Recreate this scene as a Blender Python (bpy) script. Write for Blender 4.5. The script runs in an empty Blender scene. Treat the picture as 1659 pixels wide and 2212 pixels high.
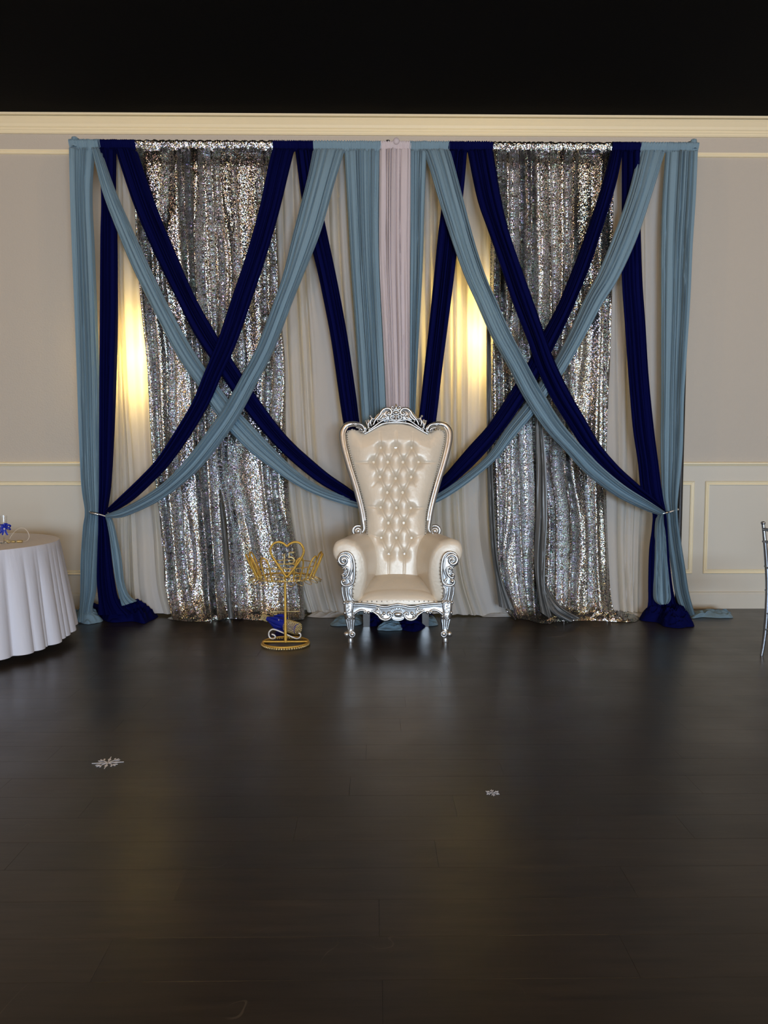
import bpy, math, random
import numpy as np
from mathutils import Vector, Euler, noise

random.seed(7)
rng = np.random.default_rng(7)
scene = bpy.context.scene
COL = scene.collection

# ------------------------------------------------------------------ camera
FPX, IW, IH = 1661.0, 1659.0, 2212.0
CAM = Vector((0.0, 0.0, 1.37))
ROT = Euler((math.radians(90 - 3.995), 0, math.radians(-0.7)), 'XYZ')
cd = bpy.data.cameras.new('camera')
cam = bpy.data.objects.new('camera', cd)
COL.objects.link(cam)
cam.location = CAM
cam.rotation_euler = ROT
cd.sensor_fit = 'VERTICAL'
cd.sensor_height = 36.0
cd.lens = FPX / IH * 36.0
scene.camera = cam

# ------------------------------------------------------------------ world, lights, exposure
w = bpy.data.worlds.new('world')
scene.world = w
w.use_nodes = True
w.node_tree.nodes['Background'].inputs[0].default_value = (0.9, 0.95, 1.0, 1)
w.node_tree.nodes['Background'].inputs[1].default_value = 0.05
scene.view_settings.view_transform = 'Standard'
scene.view_settings.look = 'None'
scene.view_settings.gamma = 1.0
scene.view_settings.use_curve_mapping = False
scene.view_settings.exposure = 0.65


def light(name, kind, loc, energy, color, rot=(0, 0, 0), size=None, size_y=None, spot=None, blend=0.5):
    d = bpy.data.lights.new(name, kind)
    d.energy = energy
    d.color = color
    if kind == 'AREA':
        d.shape = 'RECTANGLE' if size_y else 'DISK'
        d.size = size
        if size_y:
            d.size_y = size_y
    elif size is not None:
        d.shadow_soft_size = size
    if kind == 'SPOT':
        d.spot_size = math.radians(spot)
        d.spot_blend = blend
    o = bpy.data.objects.new(name, d)
    COL.objects.link(o)
    o.location = loc
    o.rotation_euler = [math.radians(a) for a in rot]
    return o


WARM = (1.0, 0.62, 0.27)
COOL = (0.60, 0.77, 1.0)
# daylight through the glazed entrance in the rear wall, behind the camera and to the right
light('entrance_daylight', 'AREA', (2.6, -7.85, 1.3), 660, COOL, (90, 0, 0), 4.2, 2.0)
light('side_window_daylight', 'AREA', (-3.4, -7.85, 1.3), 140, COOL, (90, 0, 0), 1.8, 2.0)
# warm lamps on tracks below the black ceiling
for lx in (-4.4, -1.5, 1.5, 4.4):
    for ly in (-4.5, -0.8, 2.9):
        light('track_light', 'POINT', (lx, ly, 4.02), 33, WARM, size=0.07)

# ------------------------------------------------------------------ pixel helpers
RM = ROT.to_matrix()


def ray(px, py):
    return RM @ Vector(((px - IW / 2) / FPX, -(py - IH / 2) / FPX, -1.0))


def P(px, py, Y):
    d = ray(px, py)
    t = (Y - CAM.y) / d.y
    return CAM + d * t


def F(px, py, z=0.0):
    d = ray(px, py)
    t = (z - CAM.z) / d.z
    return CAM + d * t


YW = F(829, 1315.5).y          # back wall
YR = F(829, 1330.0).y          # drape crossbar
print('YW', YW, 'YR', YR)

# ------------------------------------------------------------------ materials
MATS = {}


def new_mat(name):
    m = bpy.data.materials.new(name)
    m.use_nodes = True
    return m, m.node_tree.nodes, m.node_tree.links, m.node_tree.nodes['Principled BSDF']


def srgb(r, g, b):
    f = lambda c: (c / 255 / 12.92) if c / 255 <= 0.04045 else ((c / 255 + 0.055) / 1.055) ** 2.4
    return (f(r), f(g), f(b), 1.0)


def simple(name, color, rough=0.5, metal=0.0, bump=0.0, bscale=50.0, var=0.0, vscale=6.0, spec=0.5, coat=0.0, sheen=0.0, bdist=0.01):
    m, n, l, b = new_mat(name)
    b.inputs['Base Color'].default_value = color
    b.inputs['Roughness'].default_value = rough
    b.inputs['Metallic'].default_value = metal
    b.inputs['Specular IOR Level'].default_value = spec
    b.inputs['Coat Weight'].default_value = coat
    b.inputs['Sheen Weight'].default_value = sheen
    tc = n.new('ShaderNodeTexCoord')
    if bump:
        t = n.new('ShaderNodeTexNoise')
        t.inputs['Scale'].default_value = bscale
        t.inputs['Detail'].default_value = 4
        l.new(tc.outputs['Object'], t.inputs['Vector'])
        bp = n.new('ShaderNodeBump')
        bp.inputs['Strength'].default_value = bump
        bp.inputs['Distance'].default_value = bdist
        l.new(t.outputs['Fac'], bp.inputs['Height'])
        l.new(bp.outputs['Normal'], b.inputs['Normal'])
    if var:
        t = n.new('ShaderNodeTexNoise')
        t.inputs['Scale'].default_value = vscale
        t.inputs['Detail'].default_value = 5
        l.new(tc.outputs['Object'], t.inputs['Vector'])
        mx = n.new('ShaderNodeMix')
        mx.data_type = 'RGBA'
        mx.inputs[6].default_value = tuple(c * (1 - var) for c in color[:3]) + (1,)
        mx.inputs[7].default_value = tuple(min(1, c * (1 + var)) for c in color[:3]) + (1,)
        l.new(t.outputs['Fac'], mx.inputs[0])
        l.new(mx.outputs[2], b.inputs['Base Color'])
    MATS[name] = m
    return m


def cloth(name, color, trans=0.0, transp=0.0, rough=0.85, sheen=0.12, spec=0.15, tcol=None):
    m, n, l, b = new_mat(name)
    b.inputs['Base Color'].default_value = color
    b.inputs['Roughness'].default_value = rough
    b.inputs['Specular IOR Level'].default_value = spec
    b.inputs['Sheen Weight'].default_value = sheen
    b.inputs['Sheen Roughness'].default_value = 0.5
    tc = n.new('ShaderNodeTexCoord')
    t = n.new('ShaderNodeTexNoise')
    t.inputs['Scale'].default_value = 38
    t.inputs['Detail'].default_value = 6
    l.new(tc.outputs['Object'], t.inputs['Vector'])
    mp = n.new('ShaderNodeMapping')
    mp.inputs['Scale'].default_value = (1, 1, 0.12)
    l.new(tc.outputs['Object'], mp.inputs['Vector'])
    l.new(mp.outputs['Vector'], t.inputs['Vector'])
    bp = n.new('ShaderNodeBump')
    bp.inputs['Strength'].default_value = 0.35
    bp.inputs['Distance'].default_value = 0.006
    l.new(t.outputs['Fac'], bp.inputs['Height'])
    l.new(bp.outputs['Normal'], b.inputs['Normal'])
    out = n['Material Output']
    sh = b.outputs[0]
    if trans:
        tr = n.new('ShaderNodeBsdfTranslucent')
        tr.inputs['Color'].default_value = tcol or color
        mx = n.new('ShaderNodeMixShader')
        mx.inputs[0].default_value = trans
        l.new(sh, mx.inputs[1])
        l.new(tr.outputs[0], mx.inputs[2])
        sh = mx.outputs[0]
    if transp:
        tp = n.new('ShaderNodeBsdfTransparent')
        mx = n.new('ShaderNodeMixShader')
        mx.inputs[0].default_value = transp
        l.new(sh, mx.inputs[1])
        l.new(tp.outputs[0], mx.inputs[2])
        sh = mx.outputs[0]
    l.new(sh, out.inputs['Surface'])
    MATS[name] = m
    return m


def sequin_mat():
    m, n, l, b = new_mat('silver_sequins')
    tc = n.new('ShaderNodeTexCoord')
    v = n.new('ShaderNodeTexVoronoi')
    v.inputs['Scale'].default_value = 200
    l.new(tc.outputs['Object'], v.inputs['Vector'])
    g = n.new('ShaderNodeNewGeometry')
    sub = n.new('ShaderNodeVectorMath'); sub.operation = 'SUBTRACT'
    sub.inputs[1].default_value = (0.5, 0.5, 0.5)
    l.new(v.outputs['Color'], sub.inputs[0])
    sc = n.new('ShaderNodeVectorMath'); sc.operation = 'SCALE'
    sc.inputs['Scale'].default_value = 0.60
    l.new(sub.outputs[0], sc.inputs[0])
    ad = n.new('ShaderNodeVectorMath'); ad.operation = 'ADD'
    l.new(sc.outputs[0], ad.inputs[0]); l.new(g.outputs['Normal'], ad.inputs[1])
    nm = n.new('ShaderNodeVectorMath'); nm.operation = 'NORMALIZE'
    l.new(ad.outputs[0], nm.inputs[0])
    l.new(nm.outputs[0], b.inputs['Normal'])
    # slight iridescent tint per sequin
    sx = n.new('ShaderNodeSeparateColor')
    l.new(v.outputs['Color'], sx.inputs[0])
    hs = n.new('ShaderNodeCombineColor'); hs.mode = 'HSV'
    l.new(sx.outputs[0], hs.inputs[0])
    hs.inputs[1].default_value = 0.22
    hs.inputs[2].default_value = 0.72
    # gaps between the round sequins show dark mesh
    rp = n.new('ShaderNodeValToRGB')
    rp.color_ramp.elements[0].position = 0.55
    rp.color_ramp.elements[0].color = (0, 0, 0, 1)
    rp.color_ramp.elements[1].position = 0.68
    rp.color_ramp.elements[1].color = (1, 1, 1, 1)
    l.new(v.outputs['Distance'], rp.inputs[0])
    mx = n.new('ShaderNodeMix'); mx.data_type = 'RGBA'
    l.new(rp.outputs[0], mx.inputs[0])
    l.new(hs.outputs[0], mx.inputs[6])
    mx.inputs[7].default_value = (0.10, 0.085, 0.065, 1)
    l.new(mx.outputs[2], b.inputs['Base Color'])
    b.inputs['Metallic'].default_value = 1.0
    b.inputs['Roughness'].default_value = 0.22
    MATS['silver_sequins'] = m


def floor_mat():
    m, n, l, b = new_mat('dark_plank')
    tc = n.new('ShaderNodeTexCoord')
    oi = n.new('ShaderNodeObjectInfo')
    ad = n.new('ShaderNodeVectorMath'); ad.operation = 'ADD'
    l.new(tc.outputs['Object'], ad.inputs[0])
    l.new(oi.outputs['Location'], ad.inputs[1])
    mp = n.new('ShaderNodeMapping')
    mp.inputs['Scale'].default_value = (1.2, 14, 1)
    l.new(ad.outputs[0], mp.inputs['Vector'])
    t = n.new('ShaderNodeTexNoise')
    t.inputs['Scale'].default_value = 2.2
    t.inputs['Detail'].default_value = 8
    t.inputs['Roughness'].default_value = 0.65
    l.new(mp.outputs[0], t.inputs['Vector'])
    cr = n.new('ShaderNodeValToRGB')
    cr.color_ramp.elements[0].position = 0.3
    cr.color_ramp.elements[0].color = (0.013, 0.0100, 0.0070, 1)
    cr.color_ramp.elements[1].position = 0.75
    cr.color_ramp.elements[1].color = (0.033, 0.0245, 0.0165, 1)
    l.new(t.outputs['Fac'], cr.inputs[0])
    br = n.new('ShaderNodeMath'); br.operation = 'MULTIPLY_ADD'
    l.new(oi.outputs['Random'], br.inputs[0])
    br.inputs[1].default_value = 0.35
    br.inputs[2].default_value = 0.82
    hv = n.new('ShaderNodeHueSaturation')
    l.new(br.outputs[0], hv.inputs['Value'])
    l.new(cr.outputs[0], hv.inputs['Color'])
    sn = n.new('ShaderNodeTexNoise')
    sn.inputs['Scale'].default_value = 3.0
    sn.inputs['Detail'].default_value = 1.5
    sn.inputs['Distortion'].default_value = 0.8
    l.new(ad.outputs[0], sn.inputs['Vector'])
    band = n.new('ShaderNodeMath'); band.operation = 'COMPARE'
    l.new(sn.outputs['Fac'], band.inputs[0])
    band.inputs[1].default_value = 0.5; band.inputs[2].default_value = 0.0016
    sm = n.new('ShaderNodeTexNoise'); sm.inputs['Scale'].default_value = 4.5; sm.inputs['Detail'].default_value = 3
    l.new(ad.outputs[0], sm.inputs['Vector'])
    smr = n.new('ShaderNodeMapRange'); smr.inputs[1].default_value = 0.56; smr.inputs[2].default_value = 0.70
    smr.inputs[3].default_value = 0.0; smr.inputs[4].default_value = 0.55
    l.new(sm.outputs['Fac'], smr.inputs[0])
    sf = n.new('ShaderNodeMath'); sf.operation = 'MULTIPLY'
    l.new(band.outputs[0], sf.inputs[0]); l.new(smr.outputs[0], sf.inputs[1])
    scm = n.new('ShaderNodeMix'); scm.data_type = 'RGBA'
    l.new(sf.outputs[0], scm.inputs[0]); l.new(hv.outputs[0], scm.inputs[6])
    scm.inputs[7].default_value = (0.10, 0.085, 0.065, 1)
    l.new(scm.outputs[2], b.inputs['Base Color'])
    # scuffs and wear in the gloss
    t2 = n.new('ShaderNodeTexNoise')
    t2.inputs['Scale'].default_value = 2.3
    t2.inputs['Detail'].default_value = 7
    l.new(ad.outputs[0], t2.inputs['Vector'])
    mr = n.new('ShaderNodeMapRange')
    mr.inputs[1].default_value = 0.3; mr.inputs[2].default_value = 0.7
    mr.inputs[3].default_value = 0.28; mr.inputs[4].default_value = 0.38
    l.new(t2.outputs['Fac'], mr.inputs[0])
    l.new(mr.outputs[0], b.inputs['Roughness'])
    b.inputs['Specular IOR Level'].default_value = 0.5
    bp = n.new('ShaderNodeBump')
    bp.inputs['Strength'].default_value = 0.08
    bp.inputs['Distance'].default_value = 0.004
    l.new(t.outputs['Fac'], bp.inputs['Height'])
    t3 = n.new('ShaderNodeTexNoise')
    t3.inputs['Scale'].default_value = 5
    t3.inputs['Detail'].default_value = 2
    l.new(ad.outputs[0], t3.inputs['Vector'])
    bp2 = n.new('ShaderNodeBump')
    bp2.inputs['Strength'].default_value = 0.05
    bp2.inputs['Distance'].default_value = 0.02
    l.new(t3.outputs['Fac'], bp2.inputs['Height'])
    l.new(bp.outputs[0], bp2.inputs['Normal'])
    l.new(bp2.outputs[0], b.inputs['Normal'])
    MATS['dark_plank'] = m


def glass_mat():
    m, n, l, b = new_mat('clear_glass')
    b.inputs['Base Color'].default_value = (0.95, 0.95, 0.95, 1)
    b.inputs['Roughness'].default_value = 0.03
    b.inputs['Transmission Weight'].default_value = 1.0
    b.inputs['IOR'].default_value = 1.45
    MATS['clear_glass'] = m


def emit_mat(name, color, s):
    m, n, l, b = new_mat(name)
    b.inputs['Base Color'].default_value = color
    b.inputs['Emission Color'].default_value = color
    b.inputs['Emission Strength'].default_value = s
    MATS[name] = m


simple('wall_paint', srgb(190, 180, 164), 0.7, bump=0.35, bscale=70, bdist=0.006)
simple('wainscot_paint', srgb(206, 198, 180), 0.55, bump=0.06, bscale=60, bdist=0.003)
simple('trim_paint', srgb(238, 223, 186), 0.42, bump=0.03, bscale=40)
simple('black_ceiling', (0.0042, 0.0036, 0.0032, 1), 0.95, bump=0.2, bscale=40, spec=0.1)
simple('black_metal', (0.012, 0.012, 0.012, 1), 0.45, bump=0.05, bscale=90)
cloth('sky_blue_cloth', srgb(124, 150, 163), trans=0.08)
cloth('navy_cloth', srgb(4, 8, 60), trans=0.0, sheen=0.0, spec=0.06)
cloth('blush_cloth', srgb(212, 201, 202), trans=0.15)
cloth('ivory_sheer', srgb(232, 228, 222), trans=0.48, tcol=srgb(240, 228, 185))
cloth('table_linen', srgb(222, 222, 228), trans=0.06)
simple('grey_satin', srgb(105, 106, 104), 0.42, metal=0.3, bump=0.2, bscale=30)
simple('silver_paint', srgb(196, 194, 190), 0.30, metal=0.92, bump=0.12, bscale=60, bdist=0.004, var=0.12, vscale=18)
simple('pearl_leather', srgb(222, 209, 186), 0.40, bump=0.30, bscale=42, bdist=0.006, var=0.05, vscale=9, coat=0.12, sheen=0.1)
MATS['pearl_leather'].node_tree.nodes['Principled BSDF'].inputs['Coat Roughness'].default_value = 0.22
MATS['pearl_leather'].node_tree.nodes['Principled BSDF'].inputs['Metallic'].default_value = 0.12
simple('crystal_button', (0.9, 0.9, 0.92, 1), 0.08, metal=0.9, bump=0.02)
simple('nail_brass', srgb(120, 112, 100), 0.35, metal=0.9, bump=0.05)
simple('gold_glitter', srgb(228, 182, 84), 0.38, metal=0.75, bump=0.8, bscale=320, bdist=0.004)
simple('pale_gold', srgb(225, 200, 140), 0.28, metal=0.9, bump=0.6, bscale=300, bdist=0.004)
simple('white_wire', srgb(225, 218, 205), 0.4, metal=0.3, bump=0.1, bscale=80)
simple('royal_ribbon', srgb(22, 40, 150), 0.4, bump=0.3, bscale=60, bdist=0.004, spec=0.4)
simple('gem_white', (0.9, 0.9, 0.95, 1), 0.1, metal=0.6, bump=0.05)
simple('chrome_silver', srgb(175, 178, 182), 0.25, metal=0.95, bump=0.05, bscale=30)
simple('chair_cushion', srgb(215, 215, 220), 0.8, bump=0.1, bscale=80)
simple('glitter_silver', srgb(228, 228, 232), 0.4, metal=0.1, bump=1.0, bscale=400, bdist=0.003)
simple('clear_cord', srgb(205, 190, 170), 0.25, bump=0.02, coat=0.4)
simple('table_ply', srgb(120, 95, 70), 0.6, bump=0.2, bscale=30)
simple('rubber_black', (0.015, 0.015, 0.015, 1), 0.7, bump=0.1)
sequin_mat(); floor_mat(); glass_mat()
emit_mat('lamp_glow', (1.0, 0.84, 0.5, 1), 6.0)

# ------------------------------------------------------------------ mesh helpers
ORG = {}


class MB:
    def __init__(s):
        s.v = []
        s.f = []

    def add(s, verts, faces):
        o = len(s.v)
        s.v.extend([tuple(p) for p in verts])
        s.f.extend([tuple(i + o for i in f) for f in faces])

    def box(s, x0, x1, y0, y1, z0, z1):
        s.add([(x0, y0, z0), (x1, y0, z0), (x1, y1, z0), (x0, y1, z0), (x0, y0, z1), (x1, y0, z1), (x1, y1, z1), (x0, y1, z1)],
              [(0, 3, 2, 1), (4, 5, 6, 7), (0, 1, 5, 4), (1, 2, 6, 5), (2, 3, 7, 6), (3, 0, 4, 7)])

    def bbox(s, x0, x1, y0, y1, z0, z1, b):
        """box with chamfered edges"""
        cx, cy, cz = (x0 + x1) / 2, (y0 + y1) / 2, (z0 + z1) / 2
        hx, hy, hz = (x1 - x0) / 2, (y1 - y0) / 2, (z1 - z0) / 2
        pts = []
        for zz, ins in ((-hz, b), (-hz + b, 0), (hz - b, 0), (hz, b)):
            ax, ay = hx - ins, hy - ins
            c = b * 0.7
            ring = [(-ax + c, -ay), (ax - c, -ay), (ax, -ay + c), (ax, ay - c), (ax - c, ay), (-ax + c, ay), (-ax, ay - c), (-ax, -ay + c)]
            pts.append([(cx + p[0], cy + p[1], cz + zz) for p in ring])
        s.loft(pts, caps=True)

    def loft(s, rings, closed=True, caps=False):
        n = len(rings[0])
        vs = [p for r in rings for p in r]
        fs = []
        m = n if closed else n - 1
        for i in range(len(rings) - 1):
            for j in range(m):
                k = (j + 1) % n
                fs.append((i * n + j, i * n + k, (i + 1) * n + k, (i + 1) * n + j))
        if caps:
            fs.append(tuple(range(n - 1, -1, -1)))
            fs.append(tuple((len(rings) - 1) * n + j for j in range(n)))
        s.add(vs, fs)

    def tube(s, pts, r, seg=8, closed=False, flat=1.0, caps=True):
        pts = [Vector(p) for p in pts]
        n = len(pts)
        rs = r if isinstance(r, (list, tuple)) else [r] * n
        rings = []
        up = None
        for i, p in enumerate(pts):
            a = pts[(i - 1) % n] if (closed or i > 0) else p
            b = pts[(i + 1) % n] if (closed or i < n - 1) else p
            t = (b - a)
            t = t.normalized() if t.length > 1e-9 else Vector((0, 0, 1))
            if up is None:
                up = Vector((0, 1, 0)) if abs(t.y) < 0.9 else Vector((1, 0, 0))
            up = (up - t * up.dot(t))
            up = up.normalized() if up.length > 1e-6 else t.orthogonal().normalized()
            sd = t.cross(up)
            rings.append([p + (sd * math.cos(2 * math.pi * k / seg) + up * flat * math.sin(2 * math.pi * k / seg)) * rs[i] for k in range(seg)])
        if closed:
            rings.append(rings[0])
        s.loft(rings, caps=(caps and not closed))

    def sphere(s, c, r, sx=1, sy=1, sz=1, nu=10, nv=7):
        vs = [(c[0], c[1], c[2] + r * sz)]
        for i in range(1, nv):
            a = math.pi * i / nv
            for j in range(nu):
                b = 2 * math.pi * j / nu
                vs.append((c[0] + r * sx * math.sin(a) * math.cos(b), c[1] + r * sy * math.sin(a) * math.sin(b), c[2] + r * sz * math.cos(a)))
        vs.append((c[0], c[1], c[2] - r * sz))
        fs = [(0, 1 + j, 1 + (j + 1) % nu) for j in range(nu)]
        for i in range(nv - 2):
            for j in range(nu):
                fs.append((1 + i * nu + j, 1 + (i + 1) * nu + j, 1 + (i + 1) * nu + (j + 1) % nu, 1 + i * nu + (j + 1) % nu))
        L = len(vs) - 1
        fs += [(L, 1 + (nv - 2) * nu + (j + 1) % nu, 1 + (nv - 2) * nu + j) for j in range(nu)]
        s.add(vs, fs)

    def lathe(s, prof, c=(0, 0, 0), seg=24, caps=True):
        rings = [[(c[0] + r * math.cos(2 * math.pi * k / seg), c[1] + r * math.sin(2 * math.pi * k / seg), c[2] + z) for k in range(seg)] for r, z in prof]
        s.loft(rings, caps=caps)

    def grid(s, G):
        """G: array (nv,nu,3)"""
        nv, nu = G.shape[:2]
        o = len(s.v)
        s.v.extend(map(tuple, G.reshape(-1, 3).tolist()))
        for i in range(nv - 1):
            for j in range(nu - 1):
                a = o + i * nu + j
                s.f.append((a, a + 1, a + nu + 1, a + nu))

    def prism(s, outline, y0, y1, bev=0.0):
        """outline: list of (x,z) ; extruded in y from front y0 to back y1, front edge bevelled"""
        n = len(outline)
        cx = sum(p[0] for p in outline) / n
        cz = sum(p[1] for p in outline) / n
        rings = []
        if bev:
            ins = []
            for i in range(n):
                a, b, c = outline[i - 1], outline[i], outline[(i + 1) % n]
                t = Vector((c[0] - a[0], c[1] - a[1]))
                t = t.normalized() if t.length > 1e-9 else Vector((1, 0))
                ins.append(Vector((-t.y, t.x)))
            area = sum(outline[i][0] * outline[(i + 1) % n][1] - outline[(i + 1) % n][0] * outline[i][1] for i in range(n))
            sg = 1 if area > 0 else -1
            rings.append([(outline[i][0] + sg * ins[i].x * bev, y0, outline[i][1] + sg * ins[i].y * bev) for i in range(n)])
            rings.append([(outline[i][0] + sg * ins[i].x * bev * 0.3, y0 + bev * 0.3, outline[i][1] + sg * ins[i].y * bev * 0.3) for i in range(n)])
            rings.append([(p[0], y0 + bev, p[1]) for p in outline])
        else:
            rings.append([(p[0], y0, p[1]) for p in outline])
        rings.append([(p[0], y1, p[1]) for p in outline])
        s.loft(rings, caps=True)

    def mirror(s, x0=0.0):
        o = len(s.v)
        s.v += [(2 * x0 - p[0], p[1], p[2]) for p in s.v[:o]]
        s.f += [tuple(i + o for i in reversed(f)) for f in list(s.f)]

    def move(s, d):
        s.v = [(p[0] + d[0], p[1] + d[1], p[2] + d[2]) for p in s.v]

    def mesh(s, name, mat, origin, smooth=True):
        me = bpy.data.meshes.new(name)
        ox, oy, oz = origin
        me.from_pydata([(p[0] - ox, p[1] - oy, p[2] - oz) for p in s.v], [], s.f)
        me.materials.append(MATS[mat] if isinstance(mat, str) else mat)
        me.polygons.foreach_set('use_smooth', [smooth] * len(me.polygons))
        me.update()
        if smooth:
            try:
                me.set_sharp_from_angle(angle=math.radians(50))
            except Exception:
                pass
        return me

    def build(s, name, mat, parent=None, origin=None, smooth=True, label=None, cat=None, group=None, kind=None):
        if parent is not None:
            org = ORG[parent.name]
        elif origin is not None:
            org = Vector(origin)
        else:
            a = np.array(s.v)
            org = Vector(((a[:, 0].min() + a[:, 0].max()) / 2, (a[:, 1].min() + a[:, 1].max()) / 2, a[:, 2].min()))
        o = bpy.data.objects.new(name, s.mesh(name, mat, org, smooth))
        COL.objects.link(o)
        ORG[o.name] = org
        if parent is not None:
            o.parent = parent
        else:
            o.location = org
        tag(o, label, cat, group, kind)
        return o


def tag(o, label=None, cat=None, group=None, kind=None):
    if label: o['label'] = label
    if cat: o['category'] = cat
    if group: o['group'] = group
    if kind: o['kind'] = kind
    return o


def empty(name, loc, label, cat, group=None):
    o = bpy.data.objects.new(name, None)
    COL.objects.link(o)
    o.location = loc
    o.empty_display_size = 0.1
    ORG[o.name] = Vector(loc)
    return tag(o, label, cat, group)


def cr(pts, n, closed=False):
    """Catmull-Rom resample to n points (pts any dimension)"""
    A = np.array(pts, float)
    m = len(A)
    out = []
    if closed:
        for k in range(n):
            t = k / n * m
            i = int(t); f = t - i
            p0, p1, p2, p3 = A[(i - 1) % m], A[i % m], A[(i + 1) % m], A[(i + 2) % m]
            out.append(0.5 * ((2 * p1) + (p2 - p0) * f + (2 * p0 - 5 * p1 + 4 * p2 - p3) * f * f + (3 * p1 - p0 - 3 * p2 + p3) * f ** 3))
        return np.array(out)
    d = np.r_[0, np.cumsum(np.linalg.norm(np.diff(A[:, :2], axis=0), axis=1) + 1e-9)]
    for k in range(n):
        s_ = d[-1] * k / (n - 1)
        i = min(max(int(np.searchsorted(d, s_, side='right')) - 1, 0), m - 2)
        f = (s_ - d[i]) / (d[i + 1] - d[i])
        p0, p1, p2, p3 = A[max(i - 1, 0)], A[i], A[i + 1], A[min(i + 2, m - 1)]
        out.append(0.5 * ((2 * p1) + (p2 - p0) * f + (2 * p0 - 5 * p1 + 4 * p2 - p3) * f * f + (3 * p1 - p0 - 3 * p2 + p3) * f ** 3))
    return np.array(out)


# ================================================================== THE ROOM
ZC = P(829, 259.5, YW).z       # ceiling / crown top
XL, XR_, YB = -6.5, 6.5, -8.0


def slab(name, mat, *b):
    m = MB(); m.box(*b)
    return m.build(name, mat, origin=((b[0] + b[1]) / 2, (b[2] + b[3]) / 2, b[4]), smooth=False, kind='structure')


floor = slab('floor', 'rubber_black', XL - .2, XR_ + .2, YB - .2, YW + .2, -0.12, -0.006)
slab('wall_back', 'wall_paint', XL - .2, XR_ + .2, YW, YW + 0.15, -0.02, ZC + 0.1)
slab('wall_left', 'wall_paint', XL - .15, XL, YB, YW, -0.02, ZC + 0.1)
slab('wall_right', 'wall_paint', XR_, XR_ + .15, YB, YW, -0.02, ZC + 0.1)
slab('wall_rear', 'wall_paint', XL - .2, XR_ + .2, YB - .15, YB, -0.02, ZC + 0.1)
slab('ceiling', 'black_ceiling', XL - .2, XR_ + .2, YB - .2, YW + .2, ZC, ZC + 0.1)

# floor planks: real boards where they can be told apart
PW, PL = 0.185, 1.45
pm = MB(); pm.bbox(-PL / 2 + .0002, PL / 2 - .0002, -PW / 2 + .0002, PW / 2 - .0002, -0.008, 0.0, 0.0004)
pmesh = pm.mesh('plank', 'dark_plank', (0, 0, 0), smooth=False)
y = YW - PW / 2
row = 0
nplank = 0
while y > 1.35:
    span = 0.62 * y + 0.9
    off = (row * 0.53 + random.uniform(-.12, .12)) % PL
    x = -span - PL + off
    while x < span + PL / 2:
        if x + PL / 2 > -span and x - PL / 2 < span:
            o = bpy.data.objects.new('plank', pmesh)
            COL.objects.link(o)
            o.parent = floor
            o.location = Vector((x, y, 0)) - floor.location
            nplank += 1
        x += PL
    y -= PW
    row += 1
print('planks', nplank)
y_near = y + PW / 2
m = MB(); m.box(XL, XR_, YB, y_near, -0.008, 0.0)
for sgn in (-1, 1):     # floor beside the visible boards
    m.add([(sgn * XR_, y_near, -0.0015), (sgn * XR_, YW, -0.0015), (sgn * 0.5, YW, -0.0061), (sgn * 0.5, y_near, -0.0061)], [(0, 1, 2, 3) if sgn < 0 else (3, 2, 1, 0)])
m.build('floor_boards_beyond', 'dark_plank', parent=floor, smooth=False, kind='stuff')


def zw(py, px=829):
    return P(px, py, YW).z


def trim(n, prof, mat='trim_paint', x0=XL, x1=XR_):
    """profile: list of (depth out of wall, z)"""
    mm = MB()
    mm.loft([[(x, YW - d, z) for d, z in prof] for x in (x0, x1)], caps=True)
    return mm.build('trim_%d' % n, mat, smooth=False, kind='structure')


zc0, zc1 = zw(293.5), ZC
H = zc1 - zc0
trim(1, [(0, zc0), (.012, zc0), (.022, zc0 + .012), (.022, zc0 + .022), (.03, zc0 + .03), (.03, zc0 + .042), (.04, zc0 + .05),
         (.05, zc0 + .07), (.075, zc0 + .10), (.10, zc0 + .125), (.11, zc1 - .02), (.125, zc1 - .018), (.125, zc1 - .001), (0, zc1 - .001)])
zp = zw(332)
trim(2, [(0, zp - .02), (.012, zp - .02), (.02, zp - .012), (.02, zp - .004), (.011, zp), (.018, zp + .006), (.018, zp + .016), (0, zp + .02)])
zr = zw(1002)
trim(3, [(0, zr - .02), (.012, zr - .02), (.018, zr - .012), (.03, zr - .002), (.03, zr + .010), (.015, zr + .016), (0, zr + .018)])
# wainscot field below the rail
m = MB(); m.box(XL, XR_, YW - .004, YW - .0002, 0, zr - .02)
m.build('trim_4', 'wainscot_paint', smooth=False, kind='structure')
zb = zw(1279.5)
m = MB()
prof = [(0, 0), (.022, 0), (.022, zb - .02), (.018, zb - .012), (.018, zb - .004), (.010, zb), (0, zb + .002)]
m.loft([[(x, YW - d, z) for d, z in prof] for x in (XL, XR_)], caps=True)
m.build('baseboard_back', 'wainscot_paint', smooth=False, kind='structure')
# picture-frame panels on the wainscot
zt, zbm = zw(1039.5), zw(1240)
xa = P(1497, 1140, YW).x
xb = P(1520, 1140, YW).x
gap = xb - xa
pw = 2.35
prof = [(0, .004), (.004, .014), (.010, .010), (.020, .006), (.027, .013), (.034, .013), (.038, .004)]
k = 5
for i in range(-3, 1):
    x0 = xb + i * (pw + gap)
    x1 = x0 + pw
    mm = MB()
    rings = []
    for ins, d in prof:
        rings.append([(x0 + ins, YW - .004 - d, zbm + ins), (x1 - ins, YW - .004 - d, zbm + ins), (x1 - ins, YW - .004 - d, zt - ins), (x0 + ins, YW - .004 - d, zt - ins)])
    mm.loft(rings, closed=True)
    mm.build('trim_%d' % k, 'trim_paint', smooth=False, kind='structure')
    k += 1

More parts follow.
